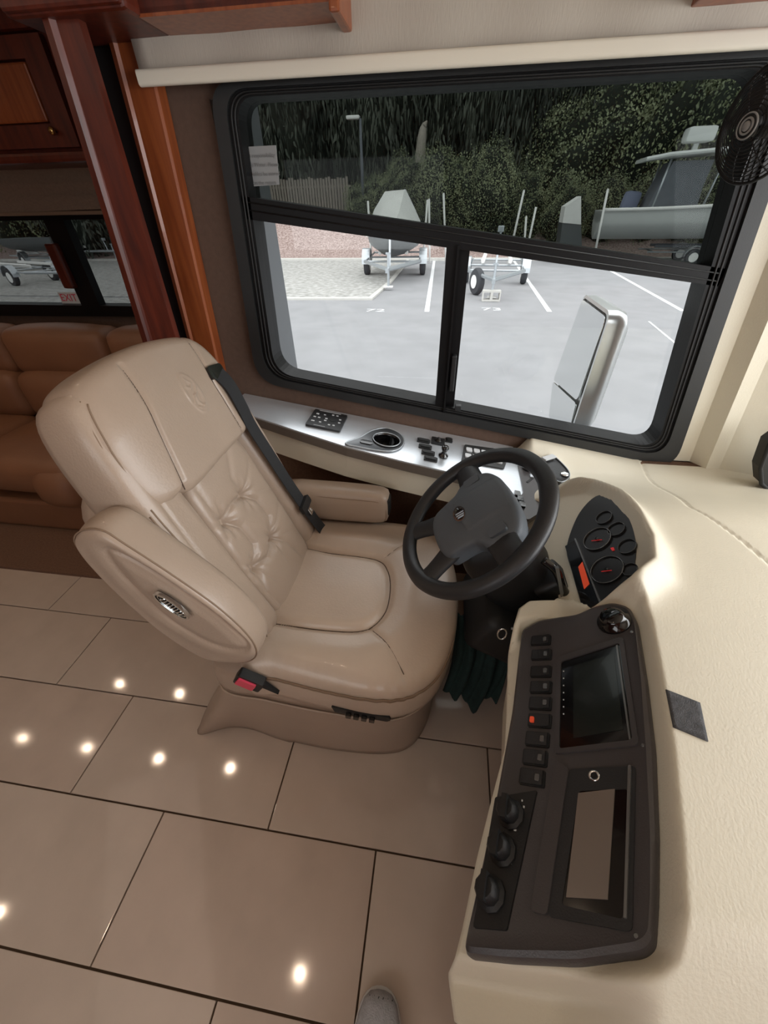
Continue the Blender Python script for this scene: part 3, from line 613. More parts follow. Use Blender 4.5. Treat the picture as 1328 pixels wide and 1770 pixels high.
rg = []
bp0 = smooth_closed(bpts(-0.004), 160)
flo = smooth_closed([(-0.735, 0.468), (-0.62, 0.49), (-0.45, 0.482), (-0.25, 0.470), (-0.10, 0.478), (-0.01, 0.515), (0.045, 0.60), (0.06, 0.70), (0.055, 0.85), (0.02, 0.97), (-0.08, 1.02), (-0.35, 1.03), (-0.60, 1.03), (-0.70, 0.95), (-0.72, 0.70)], 160)
k0 = 0
for j in range(13):
    t = j / 12; z = 0.335 * (1 - t) + 0.004
    q = bp0 * (1 - t ** 1.25) + flo * (t ** 1.25)
    r_ = []
    for i, p in enumerate(q):
        ph = i / 160 * 2 * PI; am = 0.007 * t
        d = am * math.sin(i * 0.31 + 1.2 * math.sin(i * 0.11)) * (1.0 if (p[0] < -0.4) else 0.35)
        c_ = Vector((-0.3, 0.75)); dv = (Vector(p) - c_).normalized(); r_.append(Vector((p[0] + dv.x * d, p[1] + dv.y * d, z)))
    rg.append(r_)
mb = MB(); mb.loft(rg); mb.build('skirt', 'leather', seat, smooth=True)
# --- near armrest (swung up against the back)
AF = (Vector((0, 0, 0)), WX, WZ, -WY)
aout = smooth_closed([(-0.600, 0.965), (-0.555, 0.972), (-0.524, 0.947), (-0.463, 0.878), (-0.399, 0.795), (-0.360, 0.716), (-0.350, 0.650), (-0.375, 0.600), (-0.42, 0.580), (-0.491, 0.583), (-0.555, 0.66), (-0.595, 0.752), (-0.625, 0.854), (-0.632, 0.93)], 120)
lens = [tuple(q) for q in smooth_closed([(-0.556, 0.935), (-0.50, 0.893), (-0.44, 0.822), (-0.392, 0.752), (-0.362, 0.675), (-0.40, 0.652), (-0.455, 0.668), (-0.515, 0.735), (-0.553, 0.83), (-0.565, 0.90)], 60)]
def w_arm(u, v):
    sd = sdpoly(u, v, lens); return -0.412 + 0.004 * np.exp(-((sd - 0.02) / 0.02) ** 2) - 0.005 * np.exp(-(sd / 0.004) ** 2) + 0.006 * S(-sd / 0.03) - 0.004
mb = MB(); pillow(mb, aout, w_arm, AF, edge=0.012, depth=0.060, s0=0.90, K=60, side=6, bulge=0.02)
arm = mb.build('armrest', 'leather', seat, smooth=True)
mb = MB(); q = [Vector((p[0], -w_arm(np.array(p[0]), np.array(p[1])) + 0.008, p[1])) for p in aout]; mb.tube(q, 0.0016, 5, closed=True); mb.build('armrest_seam', 'stitch', arm, smooth=True)
# oval badge on the armrest
bc = at(301, 1042, 1, 0.408); bd = (at(328, 1062, 1, 0.408) - at(275, 1022, 1, 0.408)).normalized(); bn = Vector((0, -1, 0)); bw = bn.cross(bd).normalized()
BFm = (Vector((bc.x, 0.404, bc.z)), bd, bw, bn)
ov = lambda a_, b_, n=32: [(a_ * math.cos(2 * PI * k / n), b_ * math.sin(2 * PI * k / n)) for k in range(n)]
mb = MB(); mb.prism(ov(0.040, 0.0135), BFm, -0.002, 0.004); bdg = mb.build('badge', 'gloss', arm, ang=40, label='chrome edged oval badge')
mb = MB(); mb.ringframe(ov(0.042, 0.0155), ov(0.037, 0.0115), BFm, 0.0, 0.0065); mb.build('badge_rim', 'chrome', arm, ang=40)
mb = MB(); mb.ringframe(ov(0.034, 0.0100), ov(0.032, 0.0085), BFm, 0.0, 0.0052); mb.build('badge_rim', 'chrome', arm, ang=40)
for k in range(8):
    mb = MB(); x_ = (k - 3.5) * 0.0066; mb.prism([(x_ - 0.0013, -0.006), (x_ + 0.0013, -0.006), (x_ + 0.0028, 0.006), (x_ + 0.0002, 0.006)], BFm, 0.004, 0.006); mb.build('badge_stroke', 'chrome', arm)
# --- far armrest (down, horizontal)
def xsec(x, hw, hh, yc, zc, n=24):
    return [Vector((x, yc + hw * math.copysign(abs(math.cos(a)) ** 0.55, math.cos(a)), zc + hh * math.copysign(abs(math.sin(a)) ** 0.55, math.sin(a)))) for a in [2 * PI * k / n for k in range(n)]]
mb = MB(); rr = []
for x, k in ((-0.50, 0.75), (-0.49, 0.95), (-0.45, 1.0), (-0.30, 1.0), (-0.20, 0.97), (-0.165, 0.92), (-0.148, 0.80), (-0.142, 0.6)):
    rr.append(xsec(x, 0.045 * k, 0.066 * k, 1.035, 0.600 - 0.01 * (x + 0.4)))
mb.loft(rr); arm2 = mb.build('armrest', 'leather', seat, smooth=True)
mb = MB(); mb.tube(smooth_open([Vector((-0.47, 0.997, 0.645)), Vector((-0.30, 0.993, 0.642)), Vector((-0.19, 0.995, 0.638)), Vector((-0.155, 1.0, 0.622)), Vector((-0.148, 1.0, 0.58)), Vector((-0.152, 1.002, 0.555))]), 0.0016, 5); mb.build('armrest_seam', 'stitch', arm2, smooth=True)
pe = at(674, 866, 0, -0.138)
mb = MB(); mb.box((-0.143, 1.03, 0.605), (0.014, 0.045, 0.062), bev=0.006); mb.build('armrest_control', 'plastic_d', arm2, label='black control pad in the armrest nose')
# --- belt, slot, buckles
mb = MB(); sp_ = BO + BU * 0.893 + BV * 0.602 + BN * 0.050
mb.prism(rrect(0.0, 0.0, 0.030, 0.016, 0.010), (sp_, (BU - BV * 0.15).normalized(), (BV + BU * 0.15).normalized(), BN), -0.01, 0.010); mb.build('belt_guide', 'gloss', seat, ang=40, label='black belt guide in the headrest')
pth = [BO + BU * u_ + BV * v_ + BN * w_ for u_, v_, w_ in ((0.893, 0.605, 0.056), (0.905, 0.56, 0.062), (0.905, 0.50, 0.060), (0.905, 0.44, 0.054), (0.912, 0.33, 0.052), (0.918, 0.22, 0.052), (0.928, 0.13, 0.052), (0.945, 0.04, 0.050), (0.965, -0.01, 0.045))]
pth = smooth_open(pth, 6); V = []; Fc = []; hw = 0.0245
for i, p in enumerate(pth):
    t = (pth[min(i + 1, len(pth) - 1)] - pth[max(i - 1, 0)]).normalized(); sd = t.cross(BN).normalized()
    V += [p - sd * hw, p + sd * hw, p + sd * hw + BN * 0.002, p - sd * hw + BN * 0.002]
for i in range(len(pth) - 1):
    a_ = i * 4; Fc += [(a_, a_ + 1, a_ + 5, a_ + 4), (a_ + 1, a_ + 2, a_ + 6, a_ + 5), (a_ + 2, a_ + 3, a_ + 7, a_ + 6), (a_ + 3, a_, a_ + 4, a_ + 7)]
mb = MB(); mb.add(V, Fc); bl = mb.build('seat_belt', 'belt', seat, label='black webbing shoulder belt')
tp = BO + BU * 0.924 + BV * 0.150 + BN * 0.058
tf = (tp, (BU * 1 + BV * 0.1).normalized(), (BV - BU * 0.1).normalized(), BN)
mb = MB(); mb.prism(rrect(0, 0, 0.034, 0.014, 0.006), tf, -0.004, 0.008); mb.build('belt_latch', 'plastic_d', bl, ang=40)
mb = MB(); mb.prism(rrect(0.004, -0.026, 0.011, 0.018, 0.003), tf, -0.001, 0.003); mb.ringframe(rrect(0.004, -0.028, 0.009, 0.012, 0.003), rrect(0.004, -0.028, 0.004, 0.006, 0.002), tf, 0.003, 0.006); mb.build('latch_tongue', 'chrome', bl, ang=40)
b0 = at(430, 1177, 1, 0.425)
bu = (at(455, 1190, 1, 0.425) - at(412, 1172, 1, 0.425)).normalized(); bv2 = Vector((0, -1, 0)).cross(bu).normalized()
fr = (b0, bu, bv2, Vector((0, -1, 0)))
mb = MB(); mb.prism(rrect(0.002, 0, 0.034, 0.022, 0.006), fr, -0.015, 0.008); bk = mb.build('belt_buckle', 'plastic_d', seat, ang=40, label='black belt buckle with red release button')
mb = MB(); mb.prism(rrect(-0.004, 0, 0.023, 0.015, 0.003), fr, 0.004, 0.013); mb.build('release_button', 'red', bk, ang=40)
mb = MB(); mb.prism([(0.024, 0.010), (0.024, -0.016), (0.085, -0.016)], fr, -0.015, -0.004); mb.build('buckle_strap', 'belt', seat)
mb = MB(); c0 = at(584, 1226, 1, 0.427); c1 = at(664, 1241, 1, 0.427); du = (c1 - c0).normalized(); dv = Vector((0, -1, 0)).cross(du).normalized(); fr = ((c0 + c1) / 2, du, dv, Vector((0, -1, 0)))
mb.prism([(-0.075, 0.012), (0.072, 0.010), (0.076, -0.002), (0.068, -0.012), (-0.066, -0.012)], fr, -0.020, 0.003); cp = mb.build('seat_control_panel', 'plastic_d', seat)
for k in range(4):
    mb = MB(); mb.prism(rrect(-0.030 + 0.020 * k, -0.006, 0.007, 0.008, 0.003, 3), fr, 0.002, 0.012); mb.build('control_switch', 'gloss', cp, ang=40)
# ================================================================== SIDE CONSOLE
LZ = lambda x: 0.843 - 0.16 * (x + 0.725)
LN = Vector((0.16, 0, 1)).normalized(); LP0 = Vector((-0.725, 1.35, 0.843)); LX = Vector((1, 0, -0.16)).normalized()
def lp(px, py, off=0.0): return onp(px, py, LP0 + LN * off, LN)
side = thing('side_console', 'brushed aluminium switch ledge under the driver window', 'console', (-0.2, 1.22, 0.70))
def lprism(mb, pts, w0, w1):
    n = len(pts); P = [Vector((x, y, LZ(x))) + LN * w for w in (w0, w1) for x, y in pts]
    return mb.add(P, [tuple(range(n - 1, -1, -1)), tuple(range(n, 2 * n))] + [(i, (i + 1) % n, n + (i + 1) % n, n + i) for i in range(n)])
inner = [(-0.74, 1.20), (-0.636, 1.185), (-0.45, 1.142), (-0.29, 1.108), (-0.096, 1.088), (0.076, 1.078), (0.185, 1.068), (0.232, 1.045), (0.245, 1.00), (0.262, 0.965)]
alu = inner + [(0.285, 1.02), (0.292, 1.12), (0.290, 1.345), (-0.74, 1.345)]
mb = MB(); lprism(mb, alu, -0.004, 0.0); mb.build('aluminium_top', 'alu', side)
mb = MB(); lprism(mb, [(x, y - 0.004) for x, y in inner] + [(0.30, 1.345), (-0.745, 1.345)], -0.034, -0.004); MT['bronze'] = mat('bronze_edge', srgb(96, 88, 80), 0.45); mb.build('edge_band', 'bronze', side)
mb = MB(); lprism(mb, [(x, y + 0.022) for x, y in inner[:7]] + [(0.19, 1.315), (-0.745, 1.315)], -0.135, -0.034); mb.build('under_body', 'cream', side)
dk = [(0.288, 1.10), (0.292, 1.31), (0.345, 1.32), (0.40, 1.29), (0.425, 1.22), (0.40, 1.10), (0.34, 0.97), (0.275, 0.895), (0.245, 0.955), (0.252, 1.0), (0.285, 1.03)]
mb = MB(); lprism(mb, rpoly(dk, 0.02), -0.02, 0.004); dkp = mb.build('switch_panel', 'consolep', side, ang=40)
# 12-icon keypad
kp = [(-0.458, 1.318), (-0.335, 1.318), (-0.335, 1.190), (-0.458, 1.190)]
LF = (Vector((0, 0, LZ(0))), LX, WY, LN)
def lu(x): return x * math.sqrt(1 + 0.16 ** 2)
def pr(mb, pts, w0, w1): return mb.prism([(lu(x), y) for x, y in pts], LF, w0, w1)
mb = MB(); pr(mb, rrect(-0.3965, 1.254, 0.0615, 0.064, 0.006), 0.0, 0.008); kpad = mb.build('button_keypad', 'plastic', side, ang=40)
for dx, dy, w_, h_ in [(-.042, .028, .010, .007), (-.046, .002, .009, .006), (-.030, .002, .009, .006), (-.044, -.030, .012, .006), (-.018, -.030, .008, .006), (-.016, .030, .008, .004), (-.004, .004, .009, .006), (-.004, -.012, .009, .006), (.012, .040, .008, .006), (.028, .040, .008, .006), (.016, -.038, .008, .006), (.032, -.036, .008, .006), (.044, .014, .008, .006), (.046, -.010, .008, .006), (.020, .002, .014, .014)]:
    mb = MB(); c_ = (-0.3965 + dx, 1.254 + dy)
    if w_ == .014: pr(mb, [(c_[0] + .012 * math.cos(k), c_[1] + .012 * math.sin(k)) for k in [2 * PI * j / 16 for j in range(16)]], .008, .0095); mb.build('keypad_dial', 'greyframe', kpad, ang=40)
    else: pr(mb, rrect(c_[0], c_[1], w_ / 2, h_ / 2, 0.0015, 2), 0.008, 0.0095); mb.build('keypad_button', 'white_print', kpad)
mb = MB(); pr(mb, [(-.44, 1.3145), (-.36, 1.3145), (-.36, 1.311), (-.44, 1.311)], .008, .0085); mb.build('printed_line', 'white_print', kpad); mb = MB(); pr(mb, [(-.43, 1.198), (-.39, 1.198), (-.39, 1.1965), (-.43, 1.1965)], .008, .0085); mb.build('printed_line', 'white_print', kpad)
# teardrop cup holder
tear = [tuple(q) for q in smooth_closed([(-0.298, 1.122), (-0.26, 1.18), (-0.228, 1.245), (-0.185, 1.282), (-0.14, 1.268), (-0.115, 1.225), (-0.118, 1.17), (-0.145, 1.132), (-0.19, 1.118), (-0.25, 1.116)], 64)]
cen = np.array((-0.180, 1.195)); circ = [(-0.172 + 0.046 * math.cos(a), 1.200 + 0.046 * math.sin(a)) for a in [2 * PI * k / 64 for k in range(64)]]
ang0 = math.atan2(tear[0][1] - cen[1], tear[0][0] - cen[0])
T2 = np.array(tear); A2 = np.unwrap(np.arctan2(T2[:, 1] - cen[1], T2[:, 0] - cen[0])); C2 = np.stack([cen[0] + 0.008 + 0.046 * np.cos(A2), cen[1] + 0.005 + 0.046 * np.sin(A2)], 1)
def lr(P, w, k=1.0): return [Vector((x, y, LZ(x))) + LN * w for x, y in P]
mb = MB(); mb.loft([lr(T2 + (T2 - cen) * 0.03, 0.0), lr(T2 + (T2 - cen) * 0.02, 0.005), lr(T2, 0.005), lr(T2 * 0.5 + C2 * 0.5, 0.0015), lr(C2 * 1.0, 0.0012)], cap=False); cup = mb.build('cup_holder', 'dkmetal', side, smooth=True, label='teardrop metal cup holder')
mb = MB(); mb.loft([lr(C2 + (C2 - cen) * 0.06, 0.004), lr(C2, 0.006), lr(C2 * 0.98 + cen * 0.02, -0.004), lr(C2 * 0.93 + cen * 0.07, -0.065), lr(C2 * 0.1 + cen * 0.9, -0.065)], cap=False); mb.build('cup_well', 'gloss', cup, smooth=True)
cut = MB(); cc2 = C2.mean(0); cut.loft([lr(C2 + (C2 - cc2) * 0.02, -0.075), lr(C2 + (C2 - cc2) * 0.02, 0.02)]); cut = cut.build('cutter', 'rubber')
for o_ in [c for c in side.children if c.name.split('.')[0] in ('aluminium_top', 'edge_band', 'under_body')]:
    md = o_.modifiers.new('hole', 'BOOLEAN'); md.object = cut; md.solver = 'EXACT'
    dg = bpy.context.evaluated_depsgraph_get(); nm_ = bpy.data.meshes.new_from_object(o_.evaluated_get(dg)); o_.modifiers.clear(); o_.data = nm_
bpy.data.objects.remove(cut)
mb = MB(); mb.tube(lr(T2 + (T2 - cen) * 0.02, 0.004), 0.0026, 6, closed=True); mb.build('cup_rim', 'galv', cup, smooth=True)
mb = MB(); mb.tube(lr(C2 + (C2 - cen) * 0.03, 0.005), 0.0022, 6, closed=True); mb.build('cup_rim', 'galv', cup, smooth=True)
mb = MB(); pr(mb, rrect(-0.236, 1.158, 0.022, 0.012, 0.011, 6), 0.001, 0.0045); mb.build('handle_slot', 'gloss', cup, ang=40)
# rockers, joystick, eight-button pad
def rocker(c, w_, h_, parent, name='rocker_switch', rotk=0.0):
    m1 = MB(); co_, si_ = math.cos(rotk), math.sin(rotk)
    pt = lambda P: [(c[0] + a * co_ - b * si_, c[1] + a * si_ + b * co_) for a, b in P]
    pr(m1, pt(rrect(0, 0, w_ / 2, h_ / 2, 0.004, 4)), 0.0, 0.005); r = m1.build(name, 'plastic_d', parent, ang=40)
    m2 = MB(); pr(m2, pt(rrect(0, 0, w_ / 2 - 0.005, h_ / 2 - 0.005, 0.003, 3)), 0.005, 0.009); m2.build('rocker_cap', 'greyframe', r, ang=40)
for px, py in ((732, 763), (735, 773.5), (740, 784), (744.5, 794.5)):
    v = lp(px, py); rocker((v.x, v.y), 0.046, 0.026, side)
v = lp(757, 764); mb = MB(); pr(mb, rrect(v.x, v.y, 0.024, 0.024, 0.005), 0, 0.006); q_ = mb.build('mirror_switch', 'plastic_d', side, ang=40)
mb = MB(); mb.lathe([(0.014, 0.006), (0.013, 0.009), (0.008, 0.011), (0.006, 0.017), (0.002, 0.018)], Vector((v.x, v.y, LZ(v.x))), LN, 16); mb.build('switch_nub', 'gloss', q_, smooth=True)
v = lp(776, 762); rocker((v.x, v.y), 0.026, 0.030, side)
v = lp(766, 789); mb = MB(); mb.lathe([(0.017, 0), (0.017, 0.006), (0.010, 0.010), (0.008, 0.020), (0.011, 0.026), (0.013, 0.034), (0.010, 0.040), (0.002, 0.041)], Vector((v.x, v.y, LZ(v.x))), LN, 18); mb.build('joystick', 'gloss', side, smooth=True, label='black joystick knob')
for (rt) in (0.4,): pass
pp = [lp(803, 770), lp(882, 781), lp(871, 812), lp(797, 799)]
mb = MB(); pr(mb, rpoly([(p.x, p.y) for p in pp], 0.008), 0.0, 0.005); pad8 = mb.build('window_switch_pad', 'greyframe', side, ang=40, label='grey switch pad with eight chrome rockers')
for r_ in range(2):
    for c_ in range(5):
        p = pp[3] + (pp[2] - pp[3]) * (0.13 + 0.185 * c_) + (pp[0] - pp[3]) * (0.32 + 0.36 * r_)
        mb = MB(); pr(mb, rrect(p.x, p.y, 0.0105, 0.013, 0.004, 3), 0.004, 0.0095); mb.build('pad_button', 'white_print', pad8, ang=40)
v = lp(912, 810, 0.006); mb = MB(); mb.lathe([(0.018, 0), (0.018, 0.004), (0.013, 0.007), (0.012, 0.024), (0.009, 0.028), (0.001, 0.029)], v, LN, 18); mb.build('control_knob', 'plastic', dkp, smooth=True)
for px, py in ((924, 818), (919, 824)):
    v = lp(px, py, 0.004); mb = MB(); mb.box(v, (0.012, 0.020, 0.012), bev=0.003); mb.build('lever_tip', 'galv', dkp)
v = lp(917, 829); mb = MB(); pr(mb, [(v.x - 0.02, v.y - 0.028), (v.x - 0.014, v.y - 0.032), (v.x + 0.026, v.y + 0.028), (v.x + 0.02, v.y + 0.032)], 0.003, 0.0055); mb.build('lever_slot', 'rubber', dkp)
for px, py in ((893, 857), (898, 866), (887, 868), (893, 878), (901, 876)):
    v = lp(px, py); mb = MB(); pr(mb, rrect(v.x, v.y, 0.009, 0.012, 0.003, 3), 0.003, 0.012); r_ = mb.build('rocker_switch', 'gloss', dkp, ang=40)
# ================================================================== DASHBOARD
yw = math.radians(14); th = math.radians(35)
CN = Vector((-math.sin(th) * math.cos(yw), math.sin(th) * math.sin(yw), math.cos(th))); CP = Vector((0.31, 0.37, 0.73))
CE2 = Vector((math.sin(yw), math.cos(yw), 0)); CE1 = CE2.cross(CN).normalized()    # across (uphill), along
if CE1.x < 0: CE1 = -CE1
CFm = (CP, CE1, CE2, CN)
def cl(px, py, off=0.0):
    d = onp(px, py, CP + CN * off, CN) - CP; return (d.dot(CE1), d.dot(CE2))
zc = lambda x, y: 0.73 - (CN.x * (x - 0.31) + CN.y * (y - 0.37)) / CN.z
cpx = [(905, 1092), (935, 1075), (1000, 1066), (1030, 1052), (1062, 1045), (1090, 1052), (1104, 1080), (1120, 1180), (1134, 1300), (1140, 1450), (1139, 1560), (1134, 1640), (1115, 1655), (1000, 1670), (880, 1664), (806, 1655), (812, 1620), (838, 1500), (862, 1380), (888, 1230), (900, 1130)]
CPOLY = [cl(*p) for p in cpx]
cxy = [CP + CE1 * a_ + CE2 * b_ for a_, b_ in CPOLY]; cxy = [(p.x, p.y) for p in cxy]
DO = [(0.077, 0.03), (0.091, 0.07), (0.114, 0.147), (0.140, 0.222), (0.168, 0.300), (0.178, 0.36), (0.187, 0.425), (0.196, 0.49), (0.208, 0.55), (0.222, 0.590), (0.245, 0.612), (0.275, 0.618), (0.305, 0.622), (0.328, 0.645), (0.325, 0.68), (0.300, 0.74), (0.285, 0.82), (0.283, 0.92), (0.30, 1.00), (0.34, 1.08), (0.37, 1.16), (0.355, 1.24), (0.31, 1.30), (0.30, 1.343),
      (1.40, 1.343), (1.55, 1.0), (1.62, 0.4), (1.62, -0.6), (1.55, -1.0), (0.62, -1.0), (0.52, -0.6), (0.40, -0.2), (0.26, -0.05), (0.14, -0.03), (0.085, -0.01)]
R1 = [(0.285, 0.655), (0.332, 0.605), (0.350, 0.565), (0.400, 0.574), (0.452, 0.620), (0.475, 0.69), (0.480, 0.78), (0.470, 0.87), (0.440, 0.955), (0.388, 1.002), (0.31, 1.010), (0.24, 0.99)]
BZ = [(0.375, 1.255), (0.405, 1.27), (0.425, 1.25), (0.448, 1.17), (0.440, 1.12), (0.405, 1.09), (0.385, 1.13)]
def dashz(x, y):
    T = 0.796 - 0.136 * S((y - 0.80) / 0.45) 
    T = T - 1.6 * np.clip(0.10 - y, 0, 1) ** 1.35
    zcc = zc(x, y); dc = sdpoly(x, y, cxy)
    a_ = (x - 0.31) * math.cos(yw) - (y - 0.37) * math.sin(yw)
    m = S((a_ + 0.03) / 0.08)
    low = np.minimum(zcc, 0.80) - 0.010
    low = low - 0.06 * S((0.045 - y) / 0.022) * (1 - 0)
    Tm = low * (1 - m) + T * m
    wgt = S(dc / 0.014)
    z = low * (1 - wgt) + Tm * wgt
    # shelf between console and cluster recess
    sy = S((y - 0.50) / 0.07); z = z * (1 - sy) + sy * (low * (1 - wgt) + (0.672 * (1 - S((x - 0.30) / 0.10)) + T * S((x - 0.30) / 0.10)) * wgt)
    # hood and recess
    dr = sdpoly(x, y, R1)
    hood = 0.042 * np.exp(-(np.clip(dr, 0, 1) / 0.035) ** 2) * S((x - 0.36) / 0.06)
    z = z + hood * (dr > -0.03)
    face = np.maximum(0.605, 0.680 + 1.02 * (x - 0.352))
    k = S((-dr + 0.002) / 0.016)
    z = z * (1 - k) + np.minimum(face, z) * k
    # upper left shoulder next to the side console
    ll = S((0.50 - x) / 0.08) * S((y - 1.02) / 0.07)
    z = z * (1 - ll) + (0.672 + 0.012 * np.exp(-(np.abs(sdpoly(x, y, BZ)) / 0.02) ** 2)) * ll
    zl = np.maximum(0.784 - 0.1727 * x, 0.652); wl_ = S((y - 1.20) / 0.13) * S((x - 0.30) / 0.05); z = z * (1 - wl_) + np.maximum(z, zl) * wl_
    # long trim joint
    seam = [(0.742, 1.314), (0.70, 1.06), (0.655, 0.877), (0.70, 0.75), (0.72, 0.66), (0.72, 0.5)]
    z = z - 0.005 * np.exp(-(segd(x, y, [seam]) / 0.003) ** 2) + 0.003 * S(-(x - np.interp(y, [0.5, 0.66, 0.75, 0.877, 1.06, 1.314], [0.72, 0.72, 0.70, 0.655, 0.70, 0.742])) / 0.01)
    return z
dash = thing('dashboard', 'cream moulded dashboard with dark centre console and gauge cluster', 'dashboard', (0.6, 0.3, 0.5))
def dashmesh():
    # fine near field, coarse beyond
    xs_ = np.r_[np.arange(0.04, 0.50, 0.0045), np.arange(0.50, 0.80, 0.0060), np.arange(0.80, 1.64, 0.04)]
    ys_ = np.r_[np.arange(-1.04, -0.06, 0.04), np.arange(-0.06, 1.0, 0.0045), np.arange(1.0, 1.36, 0.006)]
    X, Y = np.meshgrid(xs_, ys_, indexing='ij'); sd = sdpoly(X, Y, DO); nx, ny = X.shape
    # pull points just outside onto the outline
    gx, gy = np.gradient(sd, xs_, ys_); gn = np.hypot(gx, gy) + 1e-9
    step = 0.02; mk = (sd > 0) & (sd < 0.05)
    Xo = np.where(mk, X - gx / gn * sd, X); Yo = np.where(mk, Y - gy / gn * sd, Y)
    keep = sd < 0.0001
    use = np.zeros_like(keep)
    fc = []
    idx = np.arange(nx * ny).reshape(nx, ny)
    q = keep[:-1, :-1] | keep[1:, :-1] | keep[:-1, 1:] | keep[1:, 1:]
    fa = np.stack([idx[:-1, :-1][q], idx[1:, :-1][q], idx[1:, 1:][q], idx[:-1, 1:][q]], 1)
    Z = dashz(Xo, Yo)
    used = np.unique(fa); remap = -np.ones(nx * ny, int); remap[used] = np.arange(len(used))
    V = np.stack([Xo.ravel()[used], Yo.ravel()[used], Z.ravel()[used]], 1)
    return V, remap[fa]
Vd, Fd = dashmesh()
me = bpy.data.meshes.new('dash_shell'); oo = np.array(dash.location); me.from_pydata((Vd - oo).tolist(), [], Fd.tolist())
bm = bmesh.new(); bm.from_mesh(me); bmesh.ops.remove_doubles(bm, verts=bm.verts[:], dist=0.0004)
be = [e for e in bm.edges if e.is_boundary]
for dx_, dz_ in ((0.003, -0.004), (0.004, -0.012), (0.01, -0.05), (0.02, -0.20)):
    r_ = bmesh.ops.extrude_edge_only(bm, edges=be); nv = [g for g in r_['geom'] if isinstance(g, bmesh.types.BMVert)]; be = [g for g in r_['geom'] if isinstance(g, bmesh.types.BMEdge)]
    for v in nv:
        wx, wy = v.co.x + oo[0], v.co.y + oo[1]; v.co.z += dz_
        if wy < 1.3 and wx < 0.6: v.co.x += 0 if wx > 0.5 else (-0.004 if dz_ == -0.004 else dx_); 
bmesh.ops.recalc_face_normals(bm, faces=bm.faces[:]); bm.to_mesh(me); bm.free()
me.materials.append(MT['cream']); me.shade_smooth(); link('dash_shell', me, dash)
# ---- centre console panel
def offp(poly, d):
    c_ = np.array(poly).mean(0); P = np.array(poly); v = c_ - P; return [tuple(q) for q in P + v / np.linalg.norm(v, axis=1)[:, None] * d]
crs = rpoly(CPOLY, 0.012, 4)
mb = MB(); g3 = lambda P, w: [CP + CE1 * a_ + CE2 * b_ + CN * w for a_, b_ in P]
mb.loft([g3(crs, -0.02), g3(crs, 0.003), g3(offp(crs, 0.003), 0.009), g3(offp(crs, 0.009), 0.012), g3(offp(crs, 0.014), 0.0105)])
con = mb.build('console_panel', 'consolep', dash, ang=35)
W0 = 0.0105
def cpr(name, pts, w0, w1, m, parent=None, r=0.0, **kw):
    m_ = MB(); m_.prism(rpoly(pts, r, 4) if r else pts, CFm, w0, w1); return m_.build(name, m, parent or con, ang=40, **kw)
def q4(ps, off=W0): return [cl(px, py, off) for px, py in ps]
# navigation screen in a raised surround
so_ = q4([(966, 1142), (1072, 1106), (1088, 1120), (1104, 1278), (1096, 1290), (966, 1302), (960, 1290)])
o_ = rpoly(q4([(964, 1138), (1078, 1102), (1106, 1290), (960, 1305)]), 0.008); i_ = rpoly(q4([(971, 1145), (1072, 1113), (1095, 1281), (968, 1296)]), 0.006)
mb = MB(); mb.ringframe(o_, i_, CFm, W0 - 0.002, W0 + 0.004); mb.build('display_bezel', 'consolep', con, ang=40)
cpr('display_screen', q4([(970, 1144), (1073, 1112), (1096, 1282), (967, 1297)]), W0 - 0.001, W0 + 0.001, 'gloss')
cpr('display_glass', q4([(992, 1152), (1062, 1131), (1078, 1262), (992, 1276)]), W0 + 0.001, W0 + 0.0018, 'screen')
cpr('display_strip', q4([(1066, 1118), (1069, 1117), (1092, 1280), (1089, 1281)]), W0 + 0.001, W0 + 0.004, 'ring')
for k in range(7):
    a_, b_ = cl(975, 1161 + 12.3 * k, W0); m_ = MB(); m_.prism(rrect(a_, b_, 0.0010, 0.0012, 0.0004, 1), CFm, W0 + 0.0008, W0 + 0.0016); m_.build('screen_mark', 'white_print', con)
# radio in a deep dark surround
o_ = rpoly(q4([(985, 1330), (1100, 1325), (1094, 1612), (948, 1585)]), 0.006); i_ = rpoly(q4([(1002, 1368), (1086, 1365), (1078, 1590), (972, 1565)]), 0.004)
mb = MB(); mb.ringframe(o_, i_, CFm, W0 - 0.002, W0 + 0.002); mb.build('radio_recess', 'plastic', con, ang=40)
cpr('radio_body', q4([(1002, 1368), (1086, 1365), (1078, 1590), (972, 1565)]), W0 - 0.004, W0 + 0.001, 'gloss')
cpr('radio_display', q4([(1001, 1372), (1064, 1365), (1052, 1556), (980, 1552)]), W0 + 0.001, W0 + 0.0025, 'screen2')
cpr('radio_trim', q4([(1088, 1326), (1093, 1326), (1086, 1590), (1081, 1590)]), W0 + 0.001, W0 + 0.006, 'ring')
cpr('side_ridge', q4([(962, 1316), (985, 1330), (948, 1585), (920, 1577), (935, 1480)]), W0 - 0.001, W0 + 0.005, 'consolep', r=0.006)
a_, b_ = cl(1028, 1342, W0); m_ = MB(); m_.lathe([(0.008, 0), (0.008, 0.003), (0.006, 0.004), (0.005, 0.002), (0.001, 0.002)], CP + CE1 * a_ + CE2 * b_ + CN * W0, CN, 16); m_.build('lighter_ring', 'chrome', con, smooth=True)
# round knob at the top (ash tray / vent)
a_, b_ = cl(1059, 1069, W0 + 0.01); m_ = MB(); m_.lathe([(0.030, -0.004), (0.030, 0.004), (0.024, 0.008), (0.022, 0.016), (0.019, 0.020), (0.010, 0.0225), (0.001, 0.023)], CP + CE1 * a_ + CE2 * b_ + CN * W0, CN, 28); m_.build('round_knob', 'gloss', con, smooth=True)
for px, py in ((1092, 1092), (1112, 1288), (1100, 1618), (1087, 1598)):
    a_, b_ = cl(px, py, W0); m_ = MB(); m_.lathe([(0.003, 0), (0.002, 0.001)], CP + CE1 * a_ + CE2 * b_ + CN * W0, CN, 10); m_.build('screw', 'ring', con)
